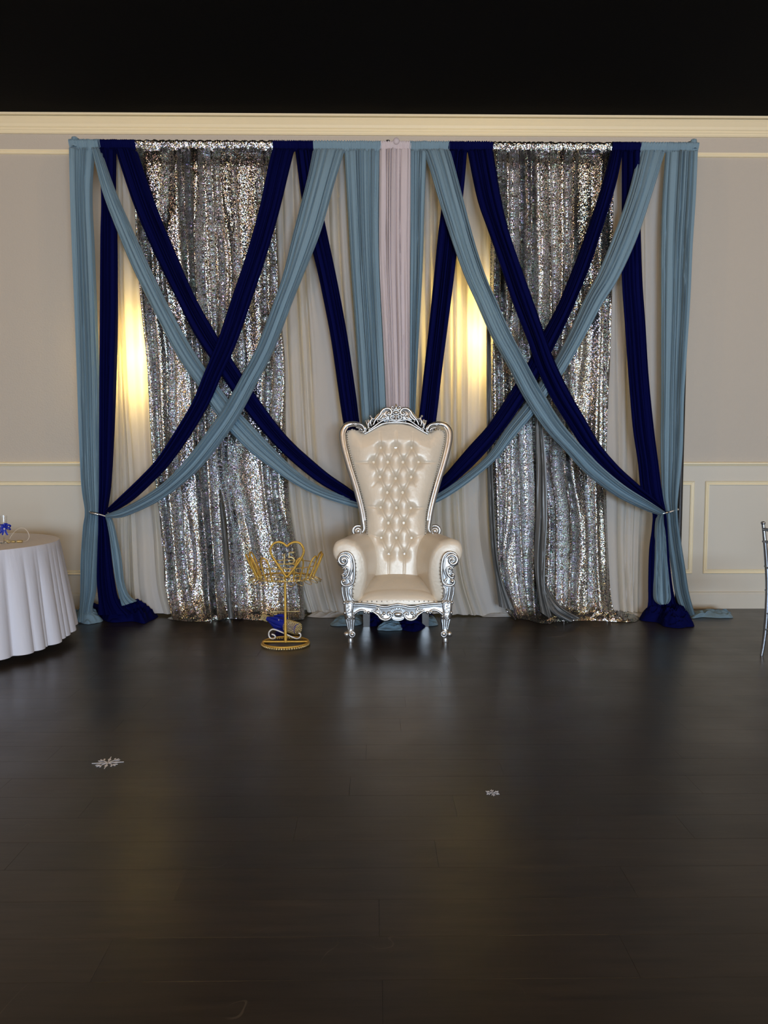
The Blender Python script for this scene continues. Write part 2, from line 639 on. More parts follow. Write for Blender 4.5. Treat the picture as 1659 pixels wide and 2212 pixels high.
# ================================================================== BACKDROP FRAME
xl_up = P(176, 700, YR + .03).x
xr_up = P(1481, 700, YR + .03).x
xc_up = P(838, 302, YR + .03).x
ztop = P(829, 306, YR).z
frame = empty('backdrop_frame', (xc_up, YR + .03, 0), 'black metal pipe frame that carries the drapes in front of the wall', 'backdrop frame')
for xu in (xl_up, xc_up, xr_up):
    m = MB(); m.lathe([(.022, .006), (.022, ztop + .005), (.016, ztop + .012), (.016, ztop + .03), (.0, ztop + .03)], (xu, YR + .05, 0), 16)
    m.build('upright', 'black_metal', frame)
    m = MB(); m.bbox(xu - .16, xu + .16, YR - .06, YR + .14, 0.0005, .008, .002)
    m.build('base_plate', 'black_metal', frame, smooth=False)
for a, b in ((xl_up, xc_up), (xc_up, xr_up)):
    m = MB(); m.tube([(a + .01, YR + .02, ztop - .01), (b - .01, YR + .02, ztop - .01)], .017, 12)
    m.build('crossbar', 'black_metal', frame)

# ================================================================== DRAPES


def fold_field(nu, nv, nf, seed, drift=0.12, sharp=0.8, fine=0.35):
    """(nv,nu) field in about 0..1 of folds running along v"""
    r = np.random.default_rng(seed)
    u = np.linspace(0, 1, nu)[None, :]
    v = np.linspace(0, 1, nv)[:, None]
    wu = u + 0.075 * np.sin(2 * np.pi * (u * 1.3 + r.random())) + 0.03 * np.sin(2 * np.pi * (u * 3.1 + r.random()) + 2 * v * r.random())
    dv = sum(a * np.sin(2 * np.pi * (f * v + r.random())) for a, f in ((.5, .7), (.3, 1.6), (.15, 3.3)))
    du = drift / max(nf, 1) * dv * (0.6 + 0.8 * np.sin(2 * np.pi * (u * 1.7 + r.random())))
    ph = np.pi * nf * (wu + du)
    k = np.floor(ph / np.pi).astype(int)
    amp = 0.45 + 0.55 * r.random(400)
    f1 = np.abs(np.sin(ph)) ** sharp * amp[k + 50]
    # smooth each fold fades in and out along the length
    pv = r.random(400) * 6.28
    f1 = f1 * (0.78 + 0.22 * np.sin(2 * np.pi * v * 1.1 + pv[k + 50]))
    ph2 = np.pi * nf * 2.37 * (wu + du * 1.7) + r.random() * 3
    f2 = np.abs(np.sin(ph2)) ** 0.9
    return f1 + fine * f2 * (0.5 + 0.5 * np.sin(2 * np.pi * (v * .8 + u * 2 + r.random())))


def drape(name, mat, st, label, group=None, amp=0.03, nf=8, seed=0, nv=110, per=11, header=True, bow=0.0, sharp=0.40, fine=0.22,
          base=0.0, build=True, cat='curtain', mb=None, drift=.12, ahead=0.03):
    """st: stations (xL,yL,xR,yR,yoff[,ampscale]); yoff = metres in front of the crossbar plane"""
    amp = amp * 1.8 if cat == 'curtain' and sharp < .9 else amp
    S = np.array([tuple(s_) + ((1.0,) if len(s_) == 5 else ()) for s_ in st], float)
    mid = np.c_[(S[:, 0] + S[:, 2]) / 2, (S[:, 1] + S[:, 3]) / 2, S]
    R = cr(mid, nv)[:, 2:]
    nu = int(nf * per) + 3
    ff = fold_field(nu, nv, nf, seed, sharp=sharp, fine=fine, drift=drift)
    u = np.linspace(0, 1, nu)
    G = np.zeros((nv, nu, 3))
    edge = np.minimum(1, np.minimum(u, 1 - u) / 0.06) ** 0.6
    for i in range(nv):
        xl, yl, xr, yr, yo, asc = R[i]
        for j in range(nu):
            px = xl + (xr - xl) * u[j]
            py = yl + (yr - yl) * u[j]
            Y = YR - yo - base - (ahead if py > 318 else 0) * min(1, (py - 318) / 40)
            p = P(px, py, Y)
            d = amp * asc * ff[i, j] * edge[j] + bow * asc * (1 - (2 * u[j] - 1) ** 2)
            G[i, j] = (p.x, p.y - d, p.z)
    if header:       # rod pocket: gathered band that wraps the crossbar
        ht = G[0].copy()
        L = []
        rr = np.random.default_rng(seed + 99)
        ph = rr.random() * 6
        z0 = ht[:, 2].copy()
        top = P(829, 309, YR).z
        gath = 0.5 + 0.5 * np.abs(np.sin(np.linspace(0, np.pi * nf * 1.9, nu) + ph))
        zt_ = top + 0.012 * gath + 0.006 * rr.random(nu)
        rows = []
        for k, (a, dy, za) in enumerate(((1, .055, 0.55), (1, .06, .8), (1, .045, .97), (1, .02, 1.0), (1, -.006, .985), (1, -.022, .9), (1, -.026, .75), (1, -.018, .5), (1, -.006, .25))):
            row = ht.copy()
            hgt = 0.085
            row[:, 2] = (zt_ - hgt) + hgt * za
            yb = YR + (dy if mat != 'silver_sequins' and mat is not None else (dy * .35 if dy < .03 else dy))
            row[:, 1] = yb - 0.012 * gath * (1 if dy < .03 else -.4) * (0.5 + za * .5)
            rows.append(row)
        # drop the first station rows to just below the header
        G[:, :, 2] = np.minimum(G[:, :, 2], (zt_ - 0.087)[None, :])
        G = np.concatenate([np.array(rows), G], 0)
    if mb is None:
        mb = MB()
    mb.grid(G)
    if not build:
        return mb
    return mb.build(name, mat, label=label, cat=cat, group=group)


def puddle(outline, mat, parent, h=0.06, seed=0, folds=7, name='puddled_hem', nr=40, na=160, build=True, label=None, cat=None, z0=0.0):
    """crumpled cloth on the floor; outline = floor pixels"""
    pts = np.array([tuple(F(px, py)) for px, py in outline])
    O = cr(pts[:, :2], na, closed=True)
    O[:, 1] = np.minimum(O[:, 1], YR + 0.06)
    c = O.mean(0)
    G = np.zeros((nr, na + 1, 3))
    rr = np.random.default_rng(seed)
    off = Vector(rr.random(3) * 20)
    for i in range(nr):
        t = i / (nr - 1)
        for j in range(na + 1):
            q = O[j % na]
            ang = 2 * math.pi * j / na
            x, y = c + (q - c) * t * (1 + 0.10 * noise.noise(Vector((math.cos(ang) * 2.2, math.sin(ang) * 2.2, seed))))
            q3 = Vector((x * 12, y * 15, 0)) + off
            wv = noise.noise(q3 * 0.55)
            wv2 = noise.noise(q3 * 0.5 + Vector((9, 4, 2)))
            r1 = abs(math.sin(2.6 * (q3.x * .5 + q3.y * .25 + 2.4 * wv)))
            r2 = abs(math.sin(2.2 * (q3.y * .8 - q3.x * .2 + 2.6 * wv2)))
            n1 = 1 - (r1 * r2) ** .6
            n2 = 1 - abs(noise.noise(q3 * 1.9)) * 1.5
            dome = (1 - t ** 2.2)
            z = 0.004 + h * (dome * 0.42 + (0.46 * n1 + 0.12 * n2) * (1 - t ** 6) * 0.85)
            if i == nr - 1:
                z = 0.003
            G[i, j] = (x, y, max(0.003, z) + z0)
    mb = MB(); mb.grid(G)
    return mb.build(name, mat, parent) if parent is not None else mb.build(name, mat, label=label, cat=cat)


# ---- ivory sheers (hang behind everything else)
GSH = 'ivory sheer panels behind the swags'
sh = -0.13
W0 = drape('sheer_curtain', 'ivory_sheer', [(236, 325, 276, 325, sh - .05), (236, 640, 280, 640, sh - .05), (243, 1000, 284, 1000, sh - .05), (246, 1200, 288, 1200, sh - .05), (250, 1318, 292, 1318, sh - .05)],
           'narrow ivory sheer strip hanging beside the navy drape under the left tie-back', GSH, amp=.035, nf=4, seed=3, header=False, cat='curtain')
W1 = drape('sheer_curtain', 'ivory_sheer', [(250, 325, 320, 325, sh), (255, 560, 330, 560, sh), (262, 800, 345, 800, sh), (273, 1000, 352, 1000, sh), (279, 1150, 368, 1150, sh + .02), (284, 1260, 376, 1260, sh + .05), (290, 1322, 396, 1326, sh + .09)],
           'ivory sheer curtain glowing brightly from the lamp behind it', GSH, amp=.035, nf=4, sharp=.85, fine=.15, seed=4, header=False)
W2 = drape('sheer_curtain', 'ivory_sheer', [(585, 325, 770, 325, sh), (590, 560, 780, 560, sh), (598, 800, 800, 800, sh), (606, 1000, 820, 1000, sh), (622, 1150, 830, 1150, sh), (645, 1260, 840, 1260, sh + .02), (664, 1322, 850, 1326, sh + .05)],
           'ivory sheer curtain between the sequin panel and the throne, above the gold crown stand', GSH, amp=.05, nf=7, sharp=.85, fine=.2, seed=5, header=False)
W3 = drape('sheer_curtain', 'ivory_sheer', [(890, 325, 1080, 325, sh), (892, 560, 1080, 560, sh), (895, 800, 1078, 800, sh), (900, 1000, 1075, 1000, sh), (905, 1150, 1080, 1150, sh), (912, 1250, 1100, 1250, sh + .02), (925, 1324, 1135, 1330, sh + .1)],
           'ivory sheer curtain flaring at its hem beside the throne arm, towards the split sequin panel', GSH, amp=.055, nf=7, sharp=.85, fine=.2, seed=6, header=False)
W4 = drape('sheer_curtain', 'ivory_sheer', [(1290, 325, 1436, 325, sh), (1292, 560, 1436, 560, sh), (1295, 800, 1436, 800, sh), (1298, 1000, 1434, 1000, sh), (1300, 1150, 1420, 1150, sh), (1306, 1260, 1412, 1260, sh + .03), (1312, 1318, 1408, 1322, sh + .1)],
           'ivory sheer curtain between the split sequin panel and the navy drape of the right tie-back', GSH, amp=.05, nf=5, sharp=.85, fine=.2, seed=8, header=False)
puddle([(664, 1331), (690, 1322), (742, 1318), (748, 1330), (730, 1334), (690, 1335)], 'ivory_sheer', W2, .05, 31)
puddle([(372, 1335), (392, 1326), (425, 1330), (432, 1338), (405, 1341), (385, 1339)], 'ivory_sheer', W1, .03, 32)
puddle([(1040, 1332), (1070, 1322), (1130, 1324), (1140, 1331), (1100, 1333)], 'ivory_sheer', W3, .03, 33)
puddle([(1320, 1326), (1345, 1316), (1400, 1315), (1402, 1330), (1370, 1334)], 'ivory_sheer', W4, .04, 34)

# ---- silver sequin curtains, each a pair of leaves meeting at a slit
GSQ = 'silver sequin curtains'


def sequin_curtain(L, R, slit, label, seed):
    """L,R: list of (x,y); the hem bunches forward"""
    ys = [312, 450, 640, 780, 920, 1010, 1100, 1200, 1270, 1312, 1334]
    yo = [0.0, .0, .0, .0, .0, .0, .01, .03, .07, .12, .17]
    ix = lambda Q, yy: float(np.interp(yy, [q[1] for q in Q], [q[0] for q in Q]))
    a = drape('sequin_curtain', 'silver_sequins', [(ix(L, y_), y_, ix(slit, y_), y_, o_ - .06) for y_, o_ in zip(ys, yo)], label, GSQ,
              amp=.11, nf=5, seed=seed, nv=150, per=18, sharp=1.3, fine=.15, drift=.5)
    mb = drape('x', None, [(ix(slit, y_) + (-6 if y_ < 1050 else 6), y_, ix(R, y_), y_, o_ - .06) for y_, o_ in zip(ys, yo)], '', amp=.11, nf=4.5, seed=seed + 1,
               nv=150, per=18, sharp=1.3, fine=.15, build=False, drift=.5)
    mb.build('curtain_leaf', 'silver_sequins', a)
    return a


S1 = sequin_curtain([(287, 310), (290, 438), (302, 636), (316, 779), (324, 921), (331, 1011), (343, 1101), (350, 1162), (354, 1230), (358, 1288), (372, 1334)],
                    [(596, 310), (602, 600), (606, 703), (616, 779), (616, 893), (621, 994), (628, 1120), (637, 1165), (646, 1205), (655, 1270), (658, 1334)],
                    [(440, 310), (455, 640), (468, 900), (477, 1090), (487, 1200), (494, 1334)],
                    'silver sequin curtain hanging beside the glowing sheer, behind the gold crown stand', 41)
S2 = sequin_curtain([(1062, 310), (1059, 600), (1056, 750), (1056, 1040), (1060, 1123), (1063, 1192), (1072, 1248), (1090, 1310), (1104, 1334)],
                    [(1328, 310), (1322, 625), (1319, 741), (1310, 976), (1309, 1068), (1312, 1151), (1317, 1262), (1324, 1312), (1335, 1334)],
                    [(1160, 310), (1165, 640), (1168, 900), (1172, 1090), (1172, 1200), (1168, 1334)],
                    'silver sequin curtain with grey satin lining folded out at its split hem', 51)
puddle([(365, 1334), (400, 1326), (500, 1324), (600, 1326), (655, 1318), (661, 1330), (640, 1340), (560, 1341), (500, 1337), (440, 1343), (385, 1341)], 'silver_sequins', S1, .08, 61)
puddle([(1100, 1330), (1150, 1324), (1250, 1326), (1330, 1318), (1365, 1328), (1382, 1342), (1340, 1344), (1270, 1341), (1200, 1344), (1185, 1348), (1150, 1342)], 'silver_sequins', S2, .09, 62)
# grey satin lining showing at the split and the selvedge
mb = drape('x', None, [(1155, 890, 1168, 890, .09), (1158, 1000, 1180, 1000, .11), (1157, 1120, 1182, 1120, .13), (1154, 1210, 1178, 1210, .15), (1160, 1270, 1178, 1280, .18), (1168, 1322, 1196, 1342, .24)],
           '', amp=.03, nf=2.2, seed=70, header=False, build=False, nv=70, per=14)
mb.build('lining_fold', 'grey_satin', S2)
mb = drape('x', None, [(1166, 1255, 1174, 1250, .13), (1172, 1290, 1192, 1285, .17), (1190, 1322, 1215, 1312, .21), (1225, 1342, 1252, 1334, .24)],
           '', amp=.03, nf=2.2, seed=71, header=False, build=False, nv=50, per=14)
mb.build('lining_fold', 'grey_satin', S2)
mb = drape('x', None, [(1050, 700, 1060, 700, .02), (1051, 900, 1062, 900, .02), (1053, 1050, 1066, 1050, .03), (1060, 1180, 1072, 1180, .05), (1070, 1250, 1084, 1250, .08), (1078, 1310, 1112, 1318, .12)],
           '', amp=.02, nf=2, seed=72, header=False, build=False, nv=70, per=14)
mb.build('lining_selvedge', 'grey_satin', S2)
mb = drape('x', None, [(474, 1085, 479, 1085, .09), (479, 1150, 488, 1150, .10), (484, 1220, 495, 1220, .12), (490, 1300, 500, 1300, .16), (492, 1332, 504, 1336, .19)],
           '', amp=.02, nf=2, seed=73, header=False, build=False, nv=60, per=14)
mb.build('lining_fold', 'grey_satin', S1)

# ---- navy and sky-blue panels hanging almost straight
GN, GB = 'navy drapes of the backdrop', 'sky-blue drapes of the backdrop'
N1 = drape('navy_drape', 'navy_cloth', [(214, 318, 252, 318, .0), (221, 428, 251, 428, .03), (219, 515, 254, 515, .05), (217, 689, 255, 689, .06), (215.5, 818, 252, 818, .06), (215.5, 946, 247, 946, .07), (216, 1050, 240.5, 1050, .09), (216, 1111, 232, 1111, .11, 1.2),
                                      (215, 1140, 235, 1140, .11), (213, 1184, 239, 1184, .11), (211, 1253, 248, 1253, .12), (214, 1299, 259, 1299, .15), (212, 1326, 285, 1326, .2)],
           'navy drape beside the white table, its hem in a large round heap', GN, amp=.03, nf=6, seed=81)
puddle([(213, 1330), (225, 1306), (262, 1296), (315, 1297), (338, 1318), (340, 1332), (312, 1347), (285, 1343), (245, 1346), (225, 1340)], 'navy_cloth', N1, .19, 82)
A1 = drape('sky_blue_drape', 'sky_blue_cloth', [(151, 318, 206, 318, .0), (153, 419, 200, 419, .02), (156, 539, 205, 539, .03), (162, 689, 211, 689, .03), (167, 818, 215, 818, .04), (172, 946, 216, 946, .05), (177, 1050, 217, 1050, .08), (185, 1104, 217, 1106, .12, 1.1),
                                              (180, 1139, 216, 1139, .1), (175, 1207, 213, 1207, .1), (174, 1276, 208, 1276, .13), (172, 1317, 200, 1317, .18), (166, 1342, 212, 1342, .22)],
           'outer sky-blue drape hanging beside the white table, cinched by the tie-back with a silver clip', GB, amp=.035, nf=9, seed=83)
puddle([(164, 1338), (172, 1322), (198, 1322), (214, 1334), (221, 1343), (200, 1348), (180, 1348)], 'sky_blue_cloth', A1, .12, 84)
puddle([(134, 1330), (140, 1318), (160, 1315), (176, 1318), (178, 1332), (160, 1340), (146, 1339)], 'sky_blue_cloth', A1, .05, 85)
N8 = drape('navy_drape', 'navy_cloth', [(1343, 318, 1383, 318, .0), (1343, 426, 1381, 426, .03), (1343, 592, 1386, 592, .05), (1350, 705, 1394, 705, .06), (1357.5, 813, 1401, 813, .06), (1366.5, 922, 1412, 922, .07), (1377, 994, 1421, 994, .08), (1386, 1066, 1430, 1066, .09), (1408, 1104, 1436, 1104, .11, 1.2),
                                      (1408, 1140, 1440, 1140, .10), (1402, 1188, 1443, 1188, .10), (1400, 1257, 1450, 1257, .11), (1400, 1299, 1458, 1299, .13), (1396, 1326, 1466, 1326, .18)],
           'navy drape near the panelled wall, its hem in a crumpled pointed heap', GN, amp=.03, nf=6, seed=86)
puddle([(1382, 1338), (1392, 1318), (1400, 1304), (1440, 1298), (1465, 1310), (1482, 1336), (1499, 1353), (1470, 1357), (1440, 1356), (1420, 1346)], 'navy_cloth', N8, .17, 87)
A8 = drape('sky_blue_drape', 'sky_blue_cloth', [(1438, 318, 1507, 318, .0), (1431, 426, 1502, 426, .02), (1428, 537, 1494, 537, .03), (1428, 658, 1488, 658, .03), (1428, 849, 1476, 849, .04), (1427, 976, 1473, 976, .06), (1430, 1066, 1464, 1066, .09), (1436, 1104, 1461, 1102, .12, 1.1),
                                              (1439, 1142, 1465, 1142, .1), (1444, 1188, 1472, 1188, .1), (1451, 1235, 1479, 1235, .1), (1458, 1281, 1486, 1281, .12), (1474, 1330, 1498, 1326, .17)],
           'outer sky-blue drape hanging beside the panelled wall, cinched by the thin tie-back', GB, amp=.035, nf=10, seed=88)
puddle([(1490, 1334), (1492, 1304), (1512, 1299), (1535, 1306), (1560, 1322), (1583, 1334), (1560, 1336), (1520, 1334)], 'sky_blue_cloth', A8, .06, 89)
A4 = drape('sky_blue_drape', 'sky_blue_cloth', [(743, 318, 824, 318, .0), (751, 458, 820, 458, .02), (758, 583, 822, 583, .03), (768, 720, 828, 720, .03), (777, 850, 834, 850, .03), (788, 1000, 838, 1000, .05), (796, 1100, 838, 1100, .07), (785, 1200, 836, 1200, .07), (770, 1326, 838, 1326, .12)],
           'sky-blue drape hanging straight behind the throne, on the wide side of the blush drape', GB, amp=.04, nf=9, seed=90)
A5 = drape('sky_blue_drape', 'sky_blue_cloth', [(884, 318, 922, 318, .0), (885, 458, 917, 458, .02), (885, 583, 913, 583, .03), (884, 850, 899, 850, .03), (880, 1000, 895, 1000, .05), (874, 1100, 894, 1100, .06), (880, 1200, 905, 1200, .07), (880, 1326, 930, 1326, .12)],
           'narrow sky-blue drape hanging straight beside the blush drape, next to the yellow-lit sheer', GB, amp=.035, nf=5, seed=91)
PK = drape('blush_drape', 'blush_cloth', [(820, 318, 888, 318, .04), (819, 458, 887, 458, .06), (820, 583, 886, 583, .07), (827, 720, 885.5, 720, .07), (833, 850, 885, 850, .07), (838, 1000, 882, 1000, .08), (840, 1100, 878, 1100, .08), (836, 1200, 880, 1200, .08), (834, 1322, 884, 1322, .1)],
           'pale blush drape hanging straight down the middle of the backdrop behind the throne crest', amp=.03, nf=7, seed=92)
m = MB(); m.sphere(P(856, 305, YR - .03), .028, 1, .8, 1.0, 14, 9)
m.build('gathered_cap', 'blush_cloth', PK)
N4 = drape('navy_drape', 'navy_cloth', [(637, 318, 677, 318, .0), (650, 420, 690, 420, .03), (664, 500, 705, 495, .05), (684, 580, 722, 575, .06), (698, 645, 735, 640, .06), (716, 740, 752, 735, .06), (733, 860, 769, 852, .07), (745, 930, 780, 930, .08), (770, 1020, 805, 1020, .1), (800, 1090, 830, 1095, .12), (790, 1200, 830, 1200, .1), (785, 1326, 850, 1326, .14)],
           'navy drape slanting down behind the throne back, towards the sequin curtain by the crown stand', GN, amp=.03, nf=7, seed=93)
N5 = drape('navy_drape', 'navy_cloth', [(968, 318, 1010, 318, .0), (960, 400, 1003, 400, .03), (947, 500, 992, 500, .05), (938, 590, 982, 590, .06), (927, 700, 968, 700, .06), (916, 800, 955, 800, .06), (905, 900, 942, 910, .07), (893, 990, 925, 990, .08), (880, 1090, 905, 1095, .12), (875, 1200, 915, 1200, .1), (860, 1326, 930, 1326, .14)],
           'navy drape slanting down behind the throne back, beside the yellow-lit sheer', GN, amp=.03, nf=7, seed=94)
puddle([(715, 1352), (722, 1340), (742, 1332), (775, 1330), (784, 1345), (770, 1352), (740, 1353)], 'sky_blue_cloth', A4, .05, 95)
puddle([(796, 1352), (796, 1332), (830, 1330), (850, 1338), (830, 1348), (815, 1353)], 'navy_cloth', N4, .08, 96)
puddle([(815, 1360), (830, 1346), (848, 1338), (862, 1344), (871, 1360), (845, 1363), (828, 1363)], 'sky_blue_cloth', A5, .06, 97)
puddle([(858, 1356), (865, 1338), (890, 1332), (935, 1330), (925, 1345), (908, 1363), (880, 1364)], 'navy_cloth', N5, .08, 98)
puddle([(892, 1350), (896, 1341), (906, 1341), (910, 1352), (903, 1357)], 'ivory_sheer', W3, .06, 99)
puddle([(918, 1352), (921, 1337), (935, 1335), (946, 1349), (935, 1353)], 'sky_blue_cloth', A5, .05, 100)

# ---- crossing swags
A2 = drape('sky_blue_swag', 'sky_blue_cloth', [(198, 320, 217, 318, .02), (221, 414, 250, 412, .09), (255, 505, 289, 501, .11), (289, 585, 325, 580, .12), (330, 668, 366, 664, .12), (383, 769, 418, 757, .12), (430, 838, 459, 816, .12), (472, 901, 505, 876, .12), (530, 967, 568, 944, .12), (590, 1014, 612, 990, .12), (625, 1039, 643, 1018, .12), (661, 1059, 678, 1043, .12), (696, 1074, 712, 1059, .13), (731, 1086, 745, 1069, .14), (775, 1098, 780, 1078, .15), (832, 1106, 832, 1092, .15)],
           'sky-blue swag sweeping from the outer drape by the white table to behind the throne', GB, amp=.028, nf=5, seed=101, bow=.02)
N2 = drape('navy_swag', 'navy_cloth', [(248, 320, 294, 318, .0), (289, 443, 336, 441, .09), (335, 551, 380, 548, .11), (381, 645, 421, 640, .12), (420, 722, 460, 710, .12), (462, 786, 498, 771, .12), (525, 880, 560, 864, .12), (575, 941, 606, 926, .12), (612, 980, 637, 960, .12), (648, 1012, 669, 989, .12), (690, 1044, 708, 1022, .13), (731, 1067, 744, 1047, .14), (775, 1088, 782, 1072, .16), (832, 1102, 832, 1088, .17)],
           'navy swag sweeping from beside the glowing sheer down to behind the throne', GN, amp=.03, nf=6, seed=102, bow=.02)
N3 = drape('navy_swag', 'navy_cloth', [(590, 318, 637, 320, .0), (579, 364, 624, 372, .08), (560, 452, 602, 462, .14), (533, 548, 574, 558, .18), (502, 640, 545, 645, .19), (472, 731, 512, 739, .19), (441, 807, 479, 811, .19), (416, 868, 452, 872, .19), (378, 934, 412, 940, .18), (340, 992, 366, 1004, .17), (305, 1030, 324, 1048, .16), (269, 1065, 283, 1084, .15), (232, 1101, 240, 1109, .145)],
           'navy swag sweeping over the sequin curtain to the silver-clipped tie-back beside the white table', GN, amp=.03, nf=6, seed=103, bow=.02)
A3 = drape('sky_blue_swag', 'sky_blue_cloth', [(677, 318, 747, 318, .0), (663, 389, 723, 395, .1), (635, 496, 693, 500, .16), (612, 590, 655, 596, .19), (593, 648, 631, 655, .2), (556, 747, 592, 756, .2), (517, 822, 555, 828, .2), (482, 883, 522, 891, .2), (449, 931, 487, 944, .2), (403, 992, 434, 1010, .19), (360, 1037, 386, 1053, .18), (330, 1060, 345, 1082, .17), (290, 1085, 298, 1105, .16), (258, 1100, 262, 1118, .155), (233, 1109, 235, 1118, .15, 1.3)],
           'sky-blue swag crossing to the silver-clipped tie-back, its tail spread on the navy heap', GB, amp=.032, nf=6, seed=104, bow=.02)
mb = drape('x', None, [(231, 1114, 238, 1114, .15, 1.3), (233, 1130, 246, 1130, .14), (238, 1162, 254, 1164, .13), (243, 1207, 263, 1207, .13), (250, 1253, 269, 1258, .14), (259, 1290, 280, 1286, .17), (264, 1308, 296, 1298, .2)],
           '', amp=.03, nf=5, seed=105, header=False, build=False, nv=60)
mb.build('tail', 'sky_blue_cloth', A3)
tp = puddle([(262, 1310), (275, 1296), (310, 1292), (340, 1300), (354, 1322), (342, 1328), (330, 1310), (300, 1306)], 'sky_blue_cloth', A3, .05, 106, z0=.11)
A7 = drape('sky_blue_swag', 'sky_blue_cloth', [(1381, 318, 1440, 318, .0), (1358, 415, 1410, 415, .1), (1325, 509, 1376, 515, .14), (1291, 592, 1336, 602, .14), (1262, 647, 1302, 656, .13), (1226, 726, 1256, 740, .12), (1193, 786, 1221, 800, .12), (1164, 828, 1188, 846, .12), (1135, 870, 1155, 892, .12), (1092, 925, 1111, 944, .12), (1052, 983, 1070, 994, .12), (998, 1030, 1010, 1044, .13), (947, 1064, 955, 1080, .14), (910, 1084, 912, 1096, .15), (876, 1094, 876, 1106, .15)],
           'sky-blue swag sweeping from the outer drape by the panelled wall to behind the throne', GB, amp=.03, nf=5, seed=107, bow=.02)
N7 = drape('navy_swag', 'navy_cloth', [(1321, 318, 1346, 318, .0), (1302, 393, 1331, 396, .08), (1266, 503, 1297, 506, .1), (1237, 580, 1270, 586, .11), (1205, 658, 1238, 664, .12), (1171, 723, 1206, 732, .12), (1135, 793, 1166, 810, .12), (1099, 851, 1131, 868, .12), (1056, 916, 1086, 932, .12), (1008, 970, 1038, 990, .12), (958, 1028, 980, 1044, .13), (930, 1052, 942, 1070, .14), (900, 1072, 906, 1086, .16), (876, 1086, 876, 1100, .17)],
           'navy swag sweeping from beside the split sequin curtain down to behind the throne', GN, amp=.03, nf=6, seed=108, bow=.02)
N6 = drape('navy_swag', 'navy_cloth', [(1008, 318, 1064, 318, .0), (1030, 427, 1080, 418, .1), (1053, 495, 1095, 488, .15), (1077, 562, 1117, 556, .18), (1106, 650, 1149, 645, .19), (1139, 734, 1178, 728, .19), (1160, 795, 1201, 788, .19), (1189, 857, 1232, 850, .19), (1224, 914, 1262, 902, .19), (1262, 972, 1294, 957, .18), (1309, 1023, 1334, 1005, .17), (1356, 1063, 1376, 1044, .16), (1400, 1090, 1410, 1075, .15), (1428, 1108, 1432, 1099, .145)],
           'navy swag sweeping over the split sequin curtain to the tie-back beside the panelled wall', GN, amp=.03, nf=6, seed=109, bow=.02)
A6 = drape('sky_blue_swag', 'sky_blue_cloth', [(911, 318, 971, 318, .0), (930, 372, 984, 366, .07), (946, 427, 998, 420, .12), (976, 521, 1022, 512, .17), (1003, 596, 1046, 588, .19), (1027, 650, 1070, 645, .2), (1059, 723, 1103, 718, .2), (1095, 788, 1137, 782, .2), (1131, 858, 1172, 846, .2), (1175, 925, 1212, 910, .2), (1218, 972, 1250, 956, .2), (1265, 1023, 1296, 1003, .19), (1327, 1070, 1348, 1047, .18), (1385, 1099, 1398, 1080, .165), (1424, 1113, 1430, 1103, .155, 1.3)],
           'sky-blue swag crossing the split sequin curtain to the tie-back beside the panelled wall', GB, amp=.032, nf=6, seed=110, bow=.02)
mb = drape('x', None, [(1419, 1110, 1431, 1110, .15, 1.3), (1415, 1130, 1433, 1130, .14), (1414, 1154, 1437, 1154, .135), (1414, 1205, 1441, 1205, .135), (1411, 1269, 1446, 1269, .15), (1412, 1294, 1447, 1292, .17), (1420, 1304, 1440, 1303, .18)],
           '', amp=.035, nf=5, seed=111, header=False, build=False, nv=60)
mb.build('tail', 'sky_blue_cloth', A6)


for (x_, y_), own in (((160, 303), A1), ((1500, 308), A8)):
    c_ = P(x_, y_, YR - .01)
    m = MB()
    rings = []
    for k in range(9):
        t = k / 8
        r_ = .03 * (1.1 - .35 * t) * (1 if k < 8 else .35)
        rings.append([(c_.x + r_ * (1 + .14 * math.sin(5 * th + 3 * t)) * math.cos(th), c_.y + .02 + r_ * 1.2 * math.sin(th), c_.z - .05 + .085 * t ** .8 + .004 * math.sin(7 * th)) for th in np.linspace(0, 2 * math.pi, 26, endpoint=False)])
    m.loft(rings, caps=True)
    m.build('gathered_cap', 'sky_blue_cloth', own)

# ---- tie-backs
def tie(pts, name, label, r=.005):
    mb = MB()
    fr = [P(x, y, YR - o) for x, y, o in pts]
    back = [Vector((p.x, YR + .06, p.z + .01)) for p in reversed(fr)]
    mb.tube([tuple(p) for p in cr([tuple(p) for p in fr + back], 40, closed=True)], r, 8, closed=True)
    return mb.build(name, 'white_wire', label=label, cat='tie-back')


t1 = tie([(184, 1104, .13), (195, 1105, .19), (206, 1109, .2), (218, 1112, .2), (228, 1115, .2), (239, 1117, .18)], 'tieback', 'thin white tie-back with a silver clip around the drapes beside the white table')
m = MB()
p0, p1 = P(194, 1107, YR - .205), P(214, 1111.5, YR - .205)
m.tube([p0, p0.lerp(p1, .06), p0.lerp(p1, .94), p1], [.009, .013, .013, .009], 12)
m.build('clip', 'chrome_silver', t1)
t2 = tie([(1420, 1112, .17), (1430, 1111, .2), (1440, 1108, .2), (1450, 1105, .2), (1458, 1102, .18), (1465, 1100, .1)], 'tieback', 'thin white tie-back around the drapes beside the panelled wall', .006)
m = MB()
p0, p1 = P(1428, 1110.5, YR - .205), P(1446, 1106, YR - .205)
m.tube([p0, p0.lerp(p1, .06), p0.lerp(p1, .94), p1], [.006, .009, .009, .006], 12)
m.build('clip', 'chrome_silver', t2)

# ================================================================== WALL LAMPS (behind the sheers)


